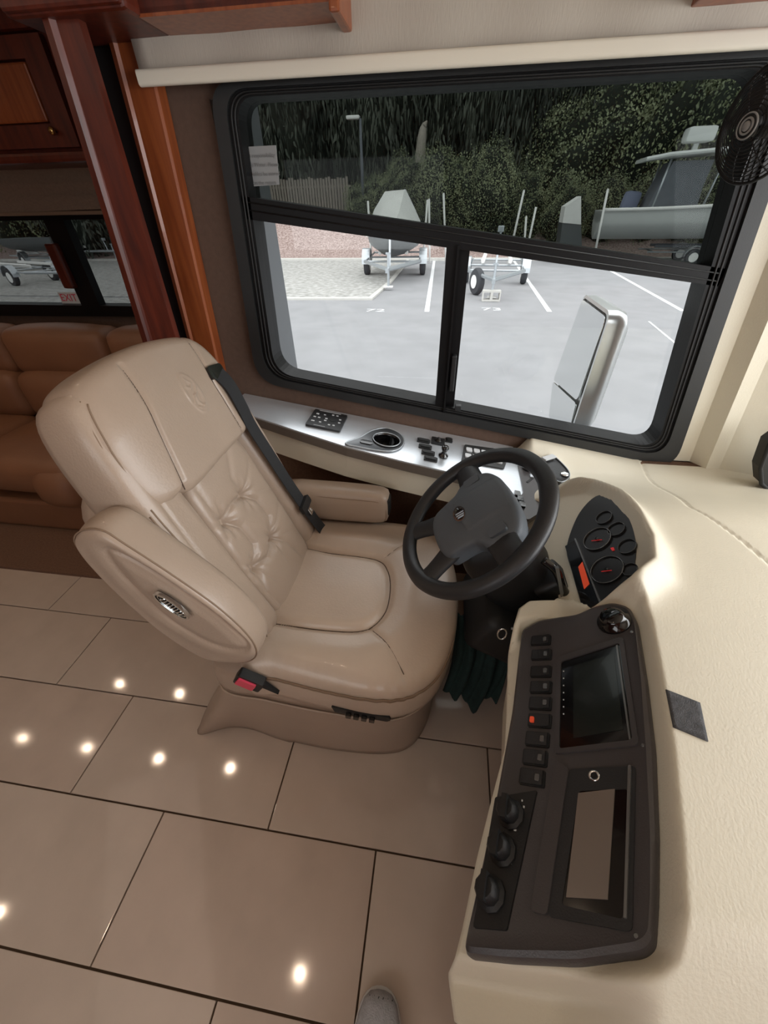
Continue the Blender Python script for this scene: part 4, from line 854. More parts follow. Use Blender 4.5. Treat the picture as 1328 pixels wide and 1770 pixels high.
# nine rocker switches down the left side
rk = [(936, 1108), (937, 1133), (936, 1162), (936, 1189), (935, 1217), (934, 1247), (930, 1279), (926, 1311), (921, 1345)]
for i, (px, py) in enumerate(rk):
    a_, b_ = cl(px, py, W0); m_ = MB(); hw_ = 0.0205; hh_ = 0.0125
    m_.prism(rrect(a_, b_, hw_, hh_, 0.003, 3), CFm, W0 - 0.001, W0 + 0.003); r_ = m_.build('rocker_switch', 'plastic_d', con, ang=40)
    m_ = MB(); O_ = CP + CE1 * a_ + CE2 * b_ + CN * (W0 + 0.003)
    m_.loft([[O_ + CE1 * x_ + CE2 * y_ + CN * z_ for x_, z_ in ((-hw_ + .003, 0), (-0.001, 0), (hw_ - .003, 0), (hw_ - .003, 0.0045), (0, 0.0015), (-hw_ + .003, 0.002))] for y_ in (-hh_ + 0.002, hh_ - 0.002)]); m_.build('rocker_cap', 'plastic', r_, ang=30)
    m_ = MB(); m_.prism(rrect(a_ + (0.010 if i != 5 else -0.012), b_ - 0.001, 0.0035, 0.005, 0.0015, 2), CFm, W0 + 0.004, W0 + 0.0078); m_.build('rocker_icon', 'orange' if i == 5 else 'ring', r_)
# climate control panel with three knobs
cpr_ = cpr('climate_panel', q4([(858, 1380), (930, 1368), (878, 1610), (820, 1605)]), W0 - 0.002, W0 + 0.004, 'plastic_d', r=0.003, label='black climate panel with three knobs')
for px, py in ((880, 1403), (865, 1465), (845, 1540)):
    a_, b_ = cl(px, py, W0 + 0.012); O_ = CP + CE1 * a_ + CE2 * b_ + CN * (W0 + 0.004)
    m_ = MB(); m_.lathe([(0.021, 0), (0.021, 0.004), (0.016, 0.007), (0.0155, 0.020), (0.012, 0.024), (0.001, 0.0245)], O_, CN, 10); kb = m_.build('control_knob', 'plastic_d', con, ang=40)
    m_ = MB(); m_.prism([(a_ - 0.005, b_ - 0.015), (a_ + 0.005, b_ - 0.015), (a_ + 0.004, b_ + 0.016), (a_ - 0.004, b_ + 0.016)], CFm, W0 + 0.022, W0 + 0.033); m_.build('knob_grip', 'plastic_d', kb)
for px, py, s_ in ((903, 1384, .0010), (906, 1395, .0012), (905, 1406, .0012), (901, 1419, .0014), (891, 1433, .0020), (888, 1459, .001), (891, 1470, .001), (889, 1480, .001), (884, 1492, .001)):
    a_, b_ = cl(px, py, W0 + 0.004); m_ = MB(); m_.prism(rrect(a_, b_, s_, s_ * 1.3, s_ * 0.4, 2), CFm, W0 + 0.004, W0 + 0.0048); m_.build('printed_mark', 'white_print', con)
# ---- instrument cluster
KN = Vector((-1.02, 0, 1)).normalized(); KP = Vector((0.352, 0.75, 0.680)); KU = Vector((0, -1, 0)); KV = Vector((1, 0, 1.02)).normalized(); KF = (KP, KU, KV, KN)
def kl(px, py, off=0.0):
    d = onp(px, py, KP + KN * off, KN) - KP; return (d.dot(KU), d.dot(KV))
kpoly = smooth_closed([kl(*p, 0.006) for p in ((980, 955), (985, 925), (1003, 885), (1030, 858), (1058, 858), (1082, 885), (1096, 920), (1099, 960), (1088, 1005), (1060, 1030), (1030, 1046), (1010, 1054), (998, 1020), (988, 985))], 80)
mb = MB(); mb.prism([tuple(p) for p in kpoly], KF, -0.01, 0.006); clu = mb.build('instrument_cluster', 'dial', dash, ang=40, label='dark gauge cluster under the hood')
mb = MB(); mb.prism([kl(*p, .007) for p in ((978, 945), (994, 935), (1036, 1043), (1011, 1056))], KF, 0.005, 0.010); mb.build('cluster_sill', 'gloss', clu)
mb = MB(); mb.prism([kl(*p, .010) for p in ((994, 932), (996, 931), (1040, 1042), (1037, 1043))], KF, 0.006, 0.012); mb.build('cluster_edge', 'ring', clu)
mb = MB(); mb.prism([kl(*p, .011) for p in ((1000, 980), (1007, 971), (1019, 1009), (1010, 1018))], KF, 0.009, 0.0115); mb.build('warning_display', 'orange', clu, label='orange warning display')
for (px, py, r_, nd) in ((1033, 932, 0.034, 1), (1050, 985, 0.037, 1), (1066, 915, 0.020, 0), (1085, 945, 0.020, 0), (1045, 895, 0.020, 0), (1090, 985, 0.016, 0)):
    u_, v_ = kl(px, py, .008); O_ = KP + KU * u_ + KV * v_ + KN * 0.006
    m_ = MB(); m_.lathe([(r_, 0), (r_, 0.005), (r_ * 0.94, 0.005), (r_ * 0.92, 0.001), (0.001, 0.001)], O_, KN, 32); gg = m_.build('gauge', 'dial', clu, smooth=False, ang=40)
    m_ = MB(); pts = [O_ + (KU * math.cos(t) + KV * math.sin(t)) * r_ * 0.97 + KN * 0.005 for t in [2 * PI * k / 32 for k in range(32)]]; m_.tube(pts, 0.0008 if nd else 0.0004, 5, closed=True); m_.build('gauge_ring', 'ring', gg, smooth=True)
    if nd:
        for k in range(19):
            t = math.radians(-45 + 270 * k / 18); d_ = KU * math.cos(t) + KV * math.sin(t); n_ = KN.cross(d_)
            m_ = MB(); m_.add([O_ + d_ * r_ * 0.78 + n_ * s + KN * 0.0015 for s in (-.0004, .0004)] + [O_ + d_ * r_ * 0.9 + n_ * s + KN * 0.0015 for s in (.0004, -.0004)], [(0, 1, 2, 3)]); m_.build('dial_mark', 'ring', gg, fix=False)
    if nd:
        a2 = math.radians(200); d_ = KU * math.cos(a2) + KV * math.sin(a2); n_ = KN.cross(d_)
        m_ = MB(); m_.add([O_ + n_ * s * 1.2 + KN * 0.004 for s in (-.001, .001)] + [O_ + d_ * r_ * 0.75 + n_ * s + KN * 0.004 for s in (.0006, -.0006)], [(0, 1, 2, 3)])
        m_ = MB(); e_ = [KP + KU * a[0] + KV * a[1] + KN * 0.0105 for a in (kl(px - 10, py + 3, .01), kl(px + 8, py + 1, .01))]; m_.tube(e_, 0.0009, 5); m_.build('needle', 'needle', gg)
        m_ = MB(); m_.lathe([(0.004, 0.001), (0.004, 0.006), (0.001, 0.0065)], O_, KN, 12); m_.build('needle_hub', 'gloss', gg, smooth=True)
u_, v_ = kl(1058, 948, .01); m_ = MB(); m_.prism([(u_ - .005, v_ - .003), (u_ + .004, v_ - .002), (u_ + .006, v_ + .003), (u_ - .003, v_ + .004)], KF, .006, .0085); m_.build('warning_lamp', 'needle', clu)
# ---- ignition bezel, velcro patch, shift pod socket, speaker grille
bz = smooth_closed([(p[0], p[1]) for p in BZ], 48); mb = MB(); n = len(bz)
mb.loft([[Vector((p[0], p[1], z_)) for p in (bz * s_ + bz.mean(0) * (1 - s_))] for z_, s_ in ((0.66, 1.0), (0.690, 1.0), (0.697, 0.95), (0.698, 0.90), (0.694, 0.84))]); ig = mb.build('ignition_bezel', 'plastic', dash, ang=50)
mb = MB(); mb.tube([Vector((p[0], p[1], 0.698)) for p in (bz * .96 + bz.mean(0) * .04)], 0.0014, 5, closed=True); mb.build('bezel_edge', 'galv', ig, smooth=True)
c_ = Vector((0.43, 1.145, 0.694)); mb = MB(); mb.lathe([(0.014, 0), (0.014, 0.004), (0.011, 0.007), (0.006, 0.007), (0.002, 0.006)], c_, WZ, 18); mb.build('key_lock', 'chrome', ig, smooth=True)
mb = MB(); mb.box((0.395, 1.235, 0.705), (0.05, 0.022, 0.006), Euler((0, 0, 0.6)).to_matrix(), bev=0.002); mb.build('folded_tag', 'white_print', ig)
mb = MB(); V = []
vq = [at(px, py, 2, 0.798) for px, py in ((1150, 1193), (1209, 1216), (1223, 1283), (1163, 1258))]
G_ = 8
for j in range(G_ + 1):
    for i in range(G_ + 1):
        s_, t_ = i / G_, j / G_; p = (vq[0] * (1 - s_) + vq[1] * s_) * (1 - t_) + (vq[3] * (1 - s_) + vq[2] * s_) * t_
        V.append(Vector((p.x, p.y, float(dashz(np.array(p.x), np.array(p.y))) + 0.0022)))
mb.add(V, [(j * (G_ + 1) + i, j * (G_ + 1) + i + 1, (j + 1) * (G_ + 1) + i + 1, (j + 1) * (G_ + 1) + i) for j in range(G_) for i in range(G_)]); o = mb.build('velcro_patch', 'velcro', dash, smooth=True, label='square dark grey hook and loop patch'); so = o.modifiers.new('t', 'SOLIDIFY'); so.thickness = 0.002; so.offset = -1
sg = [at(px, py, 1, 1.19) for px, py in ((1350, 745), (1326, 762), (1310, 805), (1312, 832), (1328, 846), (1360, 852))]
mb = MB(); mb.loft([[p + Vector((0, k_, 0)) for p in sg] for k_ in (-0.012, 0.03)]); spk = mb.build('speaker_grille', 'greyframe', dash, label='grey mesh speaker grille at the windshield corner')
mb = MB(); mb.tube([p + Vector((0, -0.014, 0)) for p in sg], 0.006, 6); mb.build('grille_rim', 'rubber', spk, smooth=True)
# ================================================================== STEERING WHEEL
WN = Vector((-0.63447992, -0.16810613, 0.75443725)); WU = Vector((0.25611403, -0.96664658, 0)); WV = WN.cross(WU).normalized(); 
if WV.x < 0: WV = -WV
WO_ = Vector((0.103, 0.775, 0.777)); WF = (WO_, WU, WV, WN)
wg = lambda u, v, w=0: WO_ + WU * u + WV * v + WN * w
sw = thing('steering_wheel', 'large black four spoke steering wheel with charcoal hub', 'steering wheel', tuple(WO_))
mb = MB(); V = []; Fc = []; NS, NR = 96, 16; rm, ra, rb = 0.1995, 0.0210, 0.0175
for i in range(NS):
    t = 2 * PI * i / NS
    for k in range(NR):
        q = 2 * PI * k / NR; r_ = rm + ra * math.cos(q) * (1 + 0.05 * math.sin(4 * t) ** 8); V.append(wg(r_ * math.cos(t), r_ * math.sin(t), rb * math.sin(q)))
for i in range(NS):
    for k in range(NR): Fc.append((i * NR + k, i * NR + (k + 1) % NR, ((i + 1) % NS) * NR + (k + 1) % NR, ((i + 1) % NS) * NR + k))
mb.add(V, Fc); mb.build('rim', 'plastic', sw, smooth=True)
def spoke(p0, p1, w0, w1, n0, n1, name='spoke'):
    a_, b_ = Vector(p0), Vector(p1); d_ = (b_ - a_).normalized(); s_ = Vector((-d_.y, d_.x)); rings = []
    for j in range(9):
        t = j / 8; c_ = a_ + (b_ - a_) * t; w_ = w0 + (w1 - w0) * t + 0.022 * max(0, t - 0.7) ** 1 + 0.006 * (1 - t) ** 3; h_ = 0.012; nn = n0 + (n1 - n0) * t
        rings.append([wg(c_.x + s_.x * w_ * math.cos(q), c_.y + s_.y * w_ * math.cos(q), nn + h_ * math.sin(q)) for q in [2 * PI * k / 14 for k in range(14)]])
    m_ = MB(); m_.loft(rings); return m_.build(name, 'plastic', sw, smooth=True)
for sx in (-1, 1):
    spoke((sx * 0.06, 0.038), (sx * 0.196, 0.048), 0.040, 0.031, -0.004, 0.0)
    spoke((sx * 0.045, -0.06), (sx * 0.092, -0.176), 0.033, 0.025, -0.006, 0.0)
hp = smooth_closed([(a_ * 1.12, b_ * 1.08) for a_, b_ in [(0, 0.108), (0.06, 0.103), (0.105, 0.082), (0.118, 0.045), (0.108, 0.012), (0.085, -0.010), (0.078, -0.045), (0.070, -0.085), (0.035, -0.098), (0, -0.100), (-0.035, -0.098), (-0.070, -0.085), (-0.078, -0.045), (-0.085, -0.010), (-0.108, 0.012), (-0.118, 0.045), (-0.105, 0.082), (-0.06, 0.103)]], 120)
def w_hub(u, v):
    return 0.030 - 0.018 * (np.abs(u) / 0.12) ** 2 - 0.010 * (v / 0.1) ** 2 + 0.006 * np.exp(-((v - 0.03) / 0.004) ** 2) * 0 + 0.005 * S((0.062 - np.abs(u)) / 0.008) * S((v + 0.02) / 0.01) * 0.6
mb = MB(); pillow(mb, hp, w_hub, WF, edge=0.014, depth=0.03, s0=0.85, K=40, side=4); hub = mb.build('hub_pad', 'hubp', sw, smooth=True)
ev = [(0.0, 0.0)]
EF = (wg(0.002, -0.012, 0.034), WU * 1.25, WV * 1.25, WN)
mb = MB(); mb.ringframe(ov(0.021, 0.0135), ov(0.0175, 0.0105), EF, -0.004, 0.004); mb.build('emblem', 'chrome', sw, ang=40, label='chrome oval emblem')
mb = MB(); mb.prism(ov(0.018, 0.011), EF, -0.004, 0.0005); mb.build('emblem_base', 'gloss', sw, ang=40)
for k in (-1, 0, 1):
    mb = MB(); mb.prism([(k * .006 - .0018, -.0095), (k * .006 + .0005, -.0095), (k * .006 + .0030, .0095), (k * .006 + .0008, .0095)], EF, 0, 0.003); mb.build('emblem_bar', 'chrome', sw)
for sx in (-1, 1):
    mb = MB(); mb.prism(rrect(sx * 0.098, 0.048, 0.014, 0.022, 0.006), WF, 0.004, 0.020); mb.build('thumb_button', 'hubp', sw, ang=40)
# column
scol = thing('steering_column', 'black steering column shroud with lever pod behind the wheel', 'steering column', (0.27, 0.74, 0.55))
ax_ = Vector((0.62, -0.06, -0.72)).normalized(); cu_ = Vector((0, 1, 0)); cu_ = (cu_ - ax_ * cu_.dot(ax_)).normalized(); cv_ = ax_.cross(cu_)
mb = MB(); rr = []
for d_, hw_, hh_ in ((0.035, 0.05, 0.05), (0.05, 0.075, 0.07), (0.10, 0.085, 0.085), (0.20, 0.092, 0.09), (0.28, 0.088, 0.085), (0.31, 0.07, 0.07)):
    c_ = WO_ + ax_ * d_; rr.append([c_ + cu_ * a_ + cv_ * b_ for a_, b_ in rrect(0, 0, hw_, hh_, min(hw_, hh_) * 0.5, 6)])
mb.loft(rr); mb.build('shroud', 'plastic_d', scol, smooth=True)
mb = MB(); mb.tube([WO_ + ax_ * 0.01, WO_ + ax_ * 0.06], 0.035, 20); mb.build('hub_neck', 'plastic_d', scol, ang=40)
mb = MB(); mb.tube([WO_ + ax_ * 0.28, Vector((0.36, 0.72, 0.36)), Vector((0.52, 0.72, 0.12)), Vector((0.62, 0.72, 0.02))], [0.05, 0.035, 0.03, 0.03], 16); mb.build('lower_shaft', 'rubber', scol, smooth=True)
mb = MB(); mb.box((0.24, 0.74, 0.47), (0.22, 0.26, 0.14), Euler((0, 0.5, 0)).to_matrix(), bev=0.03); mb.build('lower_cover', 'rubber', scol, smooth=True)
p0, p1 = at(962, 985, 1, 0.665), at(978, 1030, 1, 0.655)
mb = MB(); c_ = (p0 + p1) / 2; mb.tube(smooth_open([at(940, 968, 1, 0.68), at(960, 985, 1, 0.668), at(972, 1012, 1, 0.660), at(980, 1032, 1, 0.655)]), [0.010] * 20 + [0.011] * 5, 10); mb.build('gear_lever', 'gloss', scol, smooth=True)
mb = MB(); pc_ = at(958, 1012, 1, 0.70); mb.box(pc_, (0.10, 0.085, 0.075), Euler((0, 0.75, 0)).to_matrix(), bev=0.014); mb.build('lever_pod', 'plastic_d', scol, smooth=True)
g0, g1 = at(963, 980, 1, 0.652), at(973, 1034, 1, 0.652); mb = MB(); mb.tube([g0, g1], 0.0055, 4); mb.build('lever_plate', 'ring', scol)
mb = MB(); mb.tube([WO_ + ax_ * 0.10 + cu_ * 0.07, WO_ + ax_ * 0.10 + cu_ * 0.16 + WZ * 0.01, WO_ + ax_ * 0.09 + cu_ * 0.20 + WZ * 0.015], [0.006, 0.007, 0.009], 10); mb.build('turn_lever', 'plastic_d', scol, smooth=True)
# towel
tw = MB(); V = []; Fc = []; NU, NV = 34, 40
for j in range(NV + 1):
    t = j / NV
    for i in range(NU + 1):
        s_ = i / NU
        x = 0.085 + 0.165 * s_ + 0.02 * math.sin(3 * t); fold = 0.018 * math.sin(s_ * 15 + 2.0 * t) * (0.35 + 0.65 * t) + 0.01 * math.sin(s_ * 31 + 4 * t)
        y = 0.665 - 0.03 * t + fold + 0.05 * (1 - t) ** 2
        zb_ = 0.13 + 0.035 * math.sin(s_ * 7.0 + 0.6) + 0.03 * s_
        z = 0.47 - 0.03 * s_ + (zb_ - 0.47) * t
        V.append((x, y, z))
for j in range(NV):
    for i in range(NU): a_ = j * (NU + 1) + i; Fc.append((a_, a_ + 1, a_ + NU + 2, a_ + NU + 1))
tw.add(V, Fc); o = tw.build('towel', 'towel', smooth=True, fix=False, label='dark green towel hanging below the steering column', cat='towel'); so = o.modifiers.new('t', 'SOLIDIFY'); so.thickness = 0.004
# key ring hanging at dash edge
kr = at(868, 1096, 1, 0.56); mb = MB(); pts = [kr + Vector((0.010 * math.cos(q), 0.003 * math.sin(q), 0.016 * math.sin(q))) for q in [2 * PI * k / 20 for k in range(20)]]; mb.tube(pts, 0.0018, 6, closed=True); kk = mb.build('pull_ring', 'chrome', dash, smooth=True, label='small steel pull ring under the dash')
kb_ = at(893, 1088, 1, 0.56); mb = MB(); mb.tube([kb_ + Vector((-0.012, 0, 0.002)), kb_ + Vector((0.02, 0, 0))], 0.003, 8); mb.build('release_knob', 'galv', dash, smooth=True)
# clip fan on the window pillar
fan = thing('clip_fan', 'black wire cage fan mounted at the top right of the window', 'fan', (0.56, 1.12, 1.42))
FC_ = Vector(at(1320, 214, 1, 1.08)); fn = Vector((-0.93, -0.40, -0.10)).normalized(); fu = fn.cross(WZ).normalized(); fv = fu.cross(fn)
RF = 0.084
cage = MB()
for k in range(15):
    t = (k + 1) / 15; r_ = RF * t; w_ = 0.030 * (1 - t ** 3)
    pts = [FC_ + (fu * math.cos(q) + fv * math.sin(q)) * r_ + fn * w_ for q in [2 * PI * j / 40 for j in range(40)]]; m_ = MB(); m_.tube(pts, 0.0011 if k < 14 else 0.003, 5, closed=True); m_.build('cage_ring', 'rubber', fan, smooth=True)
for k in range(8):
    q = 2 * PI * k / 8 + 0.2; d_ = fu * math.cos(q) + fv * math.sin(q); m_ = MB(); m_.tube([FC_ + d_ * RF * t + fn * 0.030 * (1 - t ** 3) for t in (0.15, 0.4, 0.6, 0.8, 0.92, 1.0)] + [FC_ + d_ * RF * 0.8 - fn * 0.03, FC_ + d_ * RF * 0.2 - fn * 0.04], 0.0012, 5); m_.build('cage_spoke', 'rubber', fan, smooth=True)
m_ = MB(); m_.lathe([(0.020, 0.028), (0.020, 0.034), (0.018, 0.036), (0.001, 0.037)], FC_, fn, 28); fb_ = m_.build('badge', 'plastic_d', fan, smooth=True)
m_ = MB(); m_.lathe([(0.019, 0.0345), (0.0185, 0.0375), (0.017, 0.0375), (0.0165, 0.036)], FC_, fn, 28, cap=False); m_.build('badge_ring', 'ringgrey', fb_, smooth=True)
m_ = MB(); m_.lathe([(0.0125, 0.036), (0.012, 0.0385), (0.0095, 0.0385), (0.009, 0.037)], FC_, fn, 28, cap=False); m_.build('badge_ring', 'ringgrey', fb_, smooth=True)
m_ = MB(); m_.lathe([(0.0075, 0.0365), (0.007, 0.039), (0.001, 0.039)], FC_, fn, 20); m_.build('badge_centre', 'ringgrey', fb_, smooth=True)
m_ = MB(); m_.lathe([(0.022, -0.045), (0.024, -0.03), (0.018, -0.005), (0.010, 0.01)], FC_, fn, 18); m_.build('motor', 'plastic_d', fan, smooth=True)
for k in range(4):
    q = 2 * PI * k / 4 + 0.5; d_ = fu * math.cos(q) + fv * math.sin(q); e_ = fn.cross(d_); m_ = MB()
    m_.add([FC_ + d_ * r_ + e_ * s * r_ * 0.55 + fn * (s * 0.010 - 0.005 + dz_) for dz_ in (0, 0.0015) for r_ in (0.015, 0.05, 0.070) for s in (-1, 1)], [(0, 1, 3, 2), (2, 3, 5, 4), (7, 6, 8, 9), (9, 8, 10, 11), (0, 2, 8, 6), (2, 4, 10, 8), (3, 1, 7, 9), (5, 3, 9, 11), (4, 5, 11, 10), (1, 0, 6, 7)]); m_.build('blade', 'plastic_d', fan)
m_ = MB(); m_.tube([FC_ - fn * 0.04, FC_ - fn * 0.07 + WZ * 0.03, Vector((FC_.x + 0.08, 1.28, FC_.z + 0.09)), Vector((FC_.x + 0.09, 1.33, FC_.z + 0.10))], 0.010, 10); m_.build('bracket', 'plastic_d', fan, smooth=True)
# photographer's shoe at the bottom edge
shoe = thing('sneaker', 'light grey knit sneaker toe on the tiles at the bottom edge', 'shoe', (-0.03, -0.14, 0.0))
def shring(y, hw, zb_, zt_, xc, n=20): return [Vector((xc + hw * math.copysign(abs(math.cos(q)) ** 0.8, math.cos(q)), y, (zb_ + zt_) / 2 + (zt_ - zb_) / 2 * math.copysign(abs(math.sin(q)) ** 0.8, math.sin(q)))) for q in [2 * PI * k / n for k in range(n)]]
sx = -0.027
mb = MB(); mb.loft([shring(0.004, 0.008, 0.022, 0.030, sx), shring(0.000, 0.024, 0.016, 0.042, sx), shring(-0.012, 0.036, 0.014, 0.054, sx), shring(-0.035, 0.045, 0.014, 0.062, sx), shring(-0.07, 0.049, 0.014, 0.072, sx), shring(-0.12, 0.046, 0.014, 0.090, sx), shring(-0.18, 0.038, 0.014, 0.105, sx), shring(-0.24, 0.036, 0.014, 0.100, sx), shring(-0.28, 0.030, 0.016, 0.085, sx), shring(-0.29, 0.012, 0.03, 0.06, sx)]); up_ = mb.build('upper', 'knit', shoe, smooth=True)
mb = MB(); mb.loft([[Vector((sx + (p[0] - sx) * s_, p[1], z_)) for p in smooth_closed([(sx, 0.010), (sx + 0.03, 0.0), (sx + 0.047, -0.03), (sx + 0.051, -0.08), (sx + 0.044, -0.16), (sx + 0.038, -0.24), (sx, -0.295), (sx - 0.038, -0.24), (sx - 0.042, -0.16), (sx - 0.051, -0.08), (sx - 0.047, -0.03), (sx - 0.03, 0.0)], 60)] for z_, s_ in ((0.0005, 0.96), (0.006, 1.0), (0.020, 1.0), (0.024, 0.97))]); mb.build('sole', 'sole', shoe, ang=50)
for r_ in range(3):
    for c_ in range(6):
        x_ = sx - 0.025 + c_ * 0.010; y_ = -0.010 - r_ * 0.012 - 0.02 * abs(x_ - sx) ; z_ = 0.0535 + r_ * 0.004 - abs(x_ - sx) * 0.25
        m_ = MB(); m_.tube([Vector((x_ - 0.0015, y_ - 0.004, z_)), Vector((x_ + 0.0015, y_ + 0.004, z_ - 0.003))], 0.0009, 5); m_.build('vent_slot', 'rubber', up_)
# ================================================================== OUTDOORS
GZ = -1.05
def slab(name, poly, z, t, m, **kw):
    mb = MB(); mb.loft([[Vector((x, y, z - t)) for x, y in poly], [Vector((x, y, z)) for x, y in poly]]); return mb.build(name, m, **kw)
slab('asphalt_lot', [(-70, 1.0), (60, 1.0), (60, 70), (-70, 70)], GZ, 0.3, 'asphalt', kind='structure')
slab('gravel_ground', [(-60, 13.98), (-2.55, 14.3), (-2.38, 17.7), (-2.38, 26), (-60, 26)], GZ + 0.03, 0.1, 'gravel', kind='structure')
slab('gravel_strip', [(-60, 5.0), (-9.5, 5.0), (-8.0, 13.97), (-60, 13.97)], GZ + 0.028, 0.1, 'gravel', kind='structure')
slab('curb', [(-8.0, 13.86), (-2.45, 14.15), (-2.25, 17.7), (-2.25, 26), (-2.40, 26), (-2.40, 17.75), (-2.6, 14.35), (-8.0, 14.08)], GZ + 0.06, 0.1, 'concrete', kind='structure')
slab('curb_rear', [(-30, 25.6), (20, 25.6), (20, 26.0), (-30, 26.0)], GZ + 0.12, 0.2, 'concrete', kind='structure')
mb = MB(); NXg, NYg = 90, 16; V = []; Fc = []
for i in range(NXg + 1):
    for j in range(NYg + 1):
        x = -60 + 110 * i / NXg; y = 26 + 12 * j / NYg; V.append((x, y, GZ + 0.1 + 2.0 * float(S((y - 26) / 5)) + 0.08 * math.sin(x * 1.7 + y) * math.sin(y * 2.3)))
for i in range(NXg):
    for j in range(NYg): a_ = i * (NYg + 1) + j; Fc.append((a_, a_ + NYg + 1, a_ + NYg + 2, a_ + 1))
mb.add(V, Fc); mb.build('mulch_bank', 'mulch', smooth=True, fix=False, kind='structure')
def strip(name, p0, p1, w, m='paint', **kw):
    a_, b_ = Vector((p0[0], p0[1])), Vector((p1[0], p1[1])); d_ = (b_ - a_).normalized(); s_ = Vector((-d_.y, d_.x)) * w / 2
    return slab(name, [tuple(a_ - s_), tuple(b_ - s_), tuple(b_ + s_), tuple(a_ + s_)], GZ + 0.006, 0.004, m, **kw)
def gp(px, py): v = at(px, py, 2, GZ); return (v.x, v.y)
for i, (q0, q1, lb) in enumerate((((751, 449), (738, 539), 'white parking line just left of the window mullion'), ((886, 447), (950, 539), 'white parking line between the side mirror and the mullion'), ((1043, 461), (1181, 538), 'white parking line nearest the large centre console boat'))):
    strip('parking_line', gp(*q0), gp(*q1), 0.14, label=lb, cat='road marking')
strip('parking_line', gp(1122, 556), gp(1190, 612), 0.05, label='thin white line across the asphalt beyond the side mirror', cat='road marking')
for tx, px, py, lb in (('72', 649, 537, 'white painted 72 on asphalt before the covered boat trailer'), ('73', 850, 535, 'white painted 73 on asphalt before the concrete block')):
    g_ = gp(px, py); text_mesh(tx, 0.50, (Vector((g_[0], g_[1], GZ + 0.006)), WX * 1.25, WY, WZ), 'bay_number', 'paint', None, ext=0.003, label=lb, cat='road marking')
# --- trailers
def bar(mb, a_, b_, w=0.05): mb.tube([Vector(a_), Vector(b_)], w * 0.6, 6)
def trailer(loc, yaw, label, length=5.2, width=1.9, post=1.3, block=False, group=None, guides=(1, 1), lean=0.06, bunkw=True, scl=1.0):
    t = thing('boat_trailer', label, 'trailer', (0, 0, 0), group); hl = length; hw = width / 2; z = 0.52
    m = MB(); bar(m, (0, 0, z), (-hw * 0.9, 1.9, z), .09); bar(m, (0, 0, z), (hw * 0.9, 1.9, z), .09); bar(m, (-hw * 0.9, 1.9, z), (-hw * 0.9, hl, z)); bar(m, (hw * 0.9, 1.9, z), (hw * 0.9, hl, z))
    for y in (1.9, 3.2, hl - 0.3): bar(m, (-hw * 0.9, y, z), (hw * 0.9, y, z))
    m.box((0, -0.15, z), (0.09, 0.35, 0.10)); m.build('frame', 'galv', t)
    m = MB(); m.tube([Vector((0.0, 0.15, 0.10)), Vector((0, 0.15, 0.85))], 0.035, 10); m.box((0, 0.15, 0.87), (0.14, 0.05, 0.05)); m.build('jack', 'galv', t, smooth=False)
    m = MB(); m.box((0, 0.15, 0.09), (0.26, 0.14, 0.03)); m.build('jack_foot', 'white', t)
    m = MB(); bar(m, (0, 0.7, z), (0, 0.85, post)); m.box((0, 0.75, post), (0.16, 0.18, 0.14), bev=0.02); m.build('winch_post', 'galv', t)
    for s_ in (-1, 1):
        m = MB(); m.lathe([(0.12, 0), (0.30, 0.01), (0.33, 0.05), (0.33, 0.15), (0.30, 0.19), (0.12, 0.20)], (s_ * hw - 0.1, hl * 0.62, 0.33), (1, 0, 0), 24); w_ = m.build('wheel', 'tyre', t, ang=40)
        m = MB(); m.lathe([(0.19, -0.01), (0.17, 0.03), (0.17, 0.17), (0.19, 0.21)], (s_ * hw - 0.1, hl * 0.62, 0.33), (1, 0, 0), 20); m.build('rim', 'white', w_, ang=40)
        m = MB(); r_ = [Vector((s_ * hw + xx, hl * 0.62 + 0.42 * math.cos(q), 0.36 + 0.42 * math.sin(q))) for xx in (-0.13, 0.13) for q in [PI * k / 10 for k in range(11)]]; m.add(r_, [(k, k + 1, 12 + k, 11 + k) for k in range(10)]); o = m.build('fender', 'galv', t, fix=False); sd_ = o.modifiers.new('t', 'SOLIDIFY'); sd_.thickness = 0.02
        m = MB(); m.box((s_ * 0.42, hl * 0.68, 0.72), (0.09, 2.6, 0.10), Euler((0, s_ * 0.3, 0)).to_matrix(), bev=0.01); m.build('bunk', 'cover' if bunkw else 'cover_d', t)
        if guides[0 if s_ < 0 else 1]:
            m = MB(); m.tube([Vector((s_ * hw * 1.02, hl - 0.5, z)), Vector((s_ * hw * (1.02 + lean), hl - 0.5, z + 1.5))], 0.035, 10); m.build('guide_post', 'white', t, smooth=True)
    t.location = loc; t.rotation_euler = (0, 0, yaw); t.scale = (scl,) * 3
    return t
def hullsec(x, b, k, h0, h1, n=9):
    'one half-open section across y: beam b, keel k, chine and gunwale'
    return [Vector((x, -b, h1)), Vector((x, -b * 0.93, h0 + (h1 - h0) * 0.45)), Vector((x, -b * 0.82, h0 + (h1 - h0) * 0.2)), Vector((x, -b * 0.4, k + (h0 - k) * 0.4)), Vector((x, 0, k)), Vector((x, b * 0.4, k + (h0 - k) * 0.4)), Vector((x, b * 0.82, h0 + (h1 - h0) * 0.2)), Vector((x, b * 0.93, h0 + (h1 - h0) * 0.45)), Vector((x, b, h1))]
def hull(mb, L, b, k, h0, h1, rise=0.25):
    r_ = []
    for t, bb, kk in ((0, 0.96, 0), (0.3, 1.0, 0), (0.6, 0.95, 0.02), (0.78, 0.75, 0.10), (0.9, 0.45, 0.3), (0.97, 0.2, 0.62), (1.0, 0.03, 0.95)):
        r_.append(hullsec(L * t, b * bb, k + (h1 - k) * kk * 0.9, k + (h0 - k) + (h1 - k) * kk * 0.6 * 0.6, h1 + rise * t * t))
    mb.loft(r_, cap=True); return mb
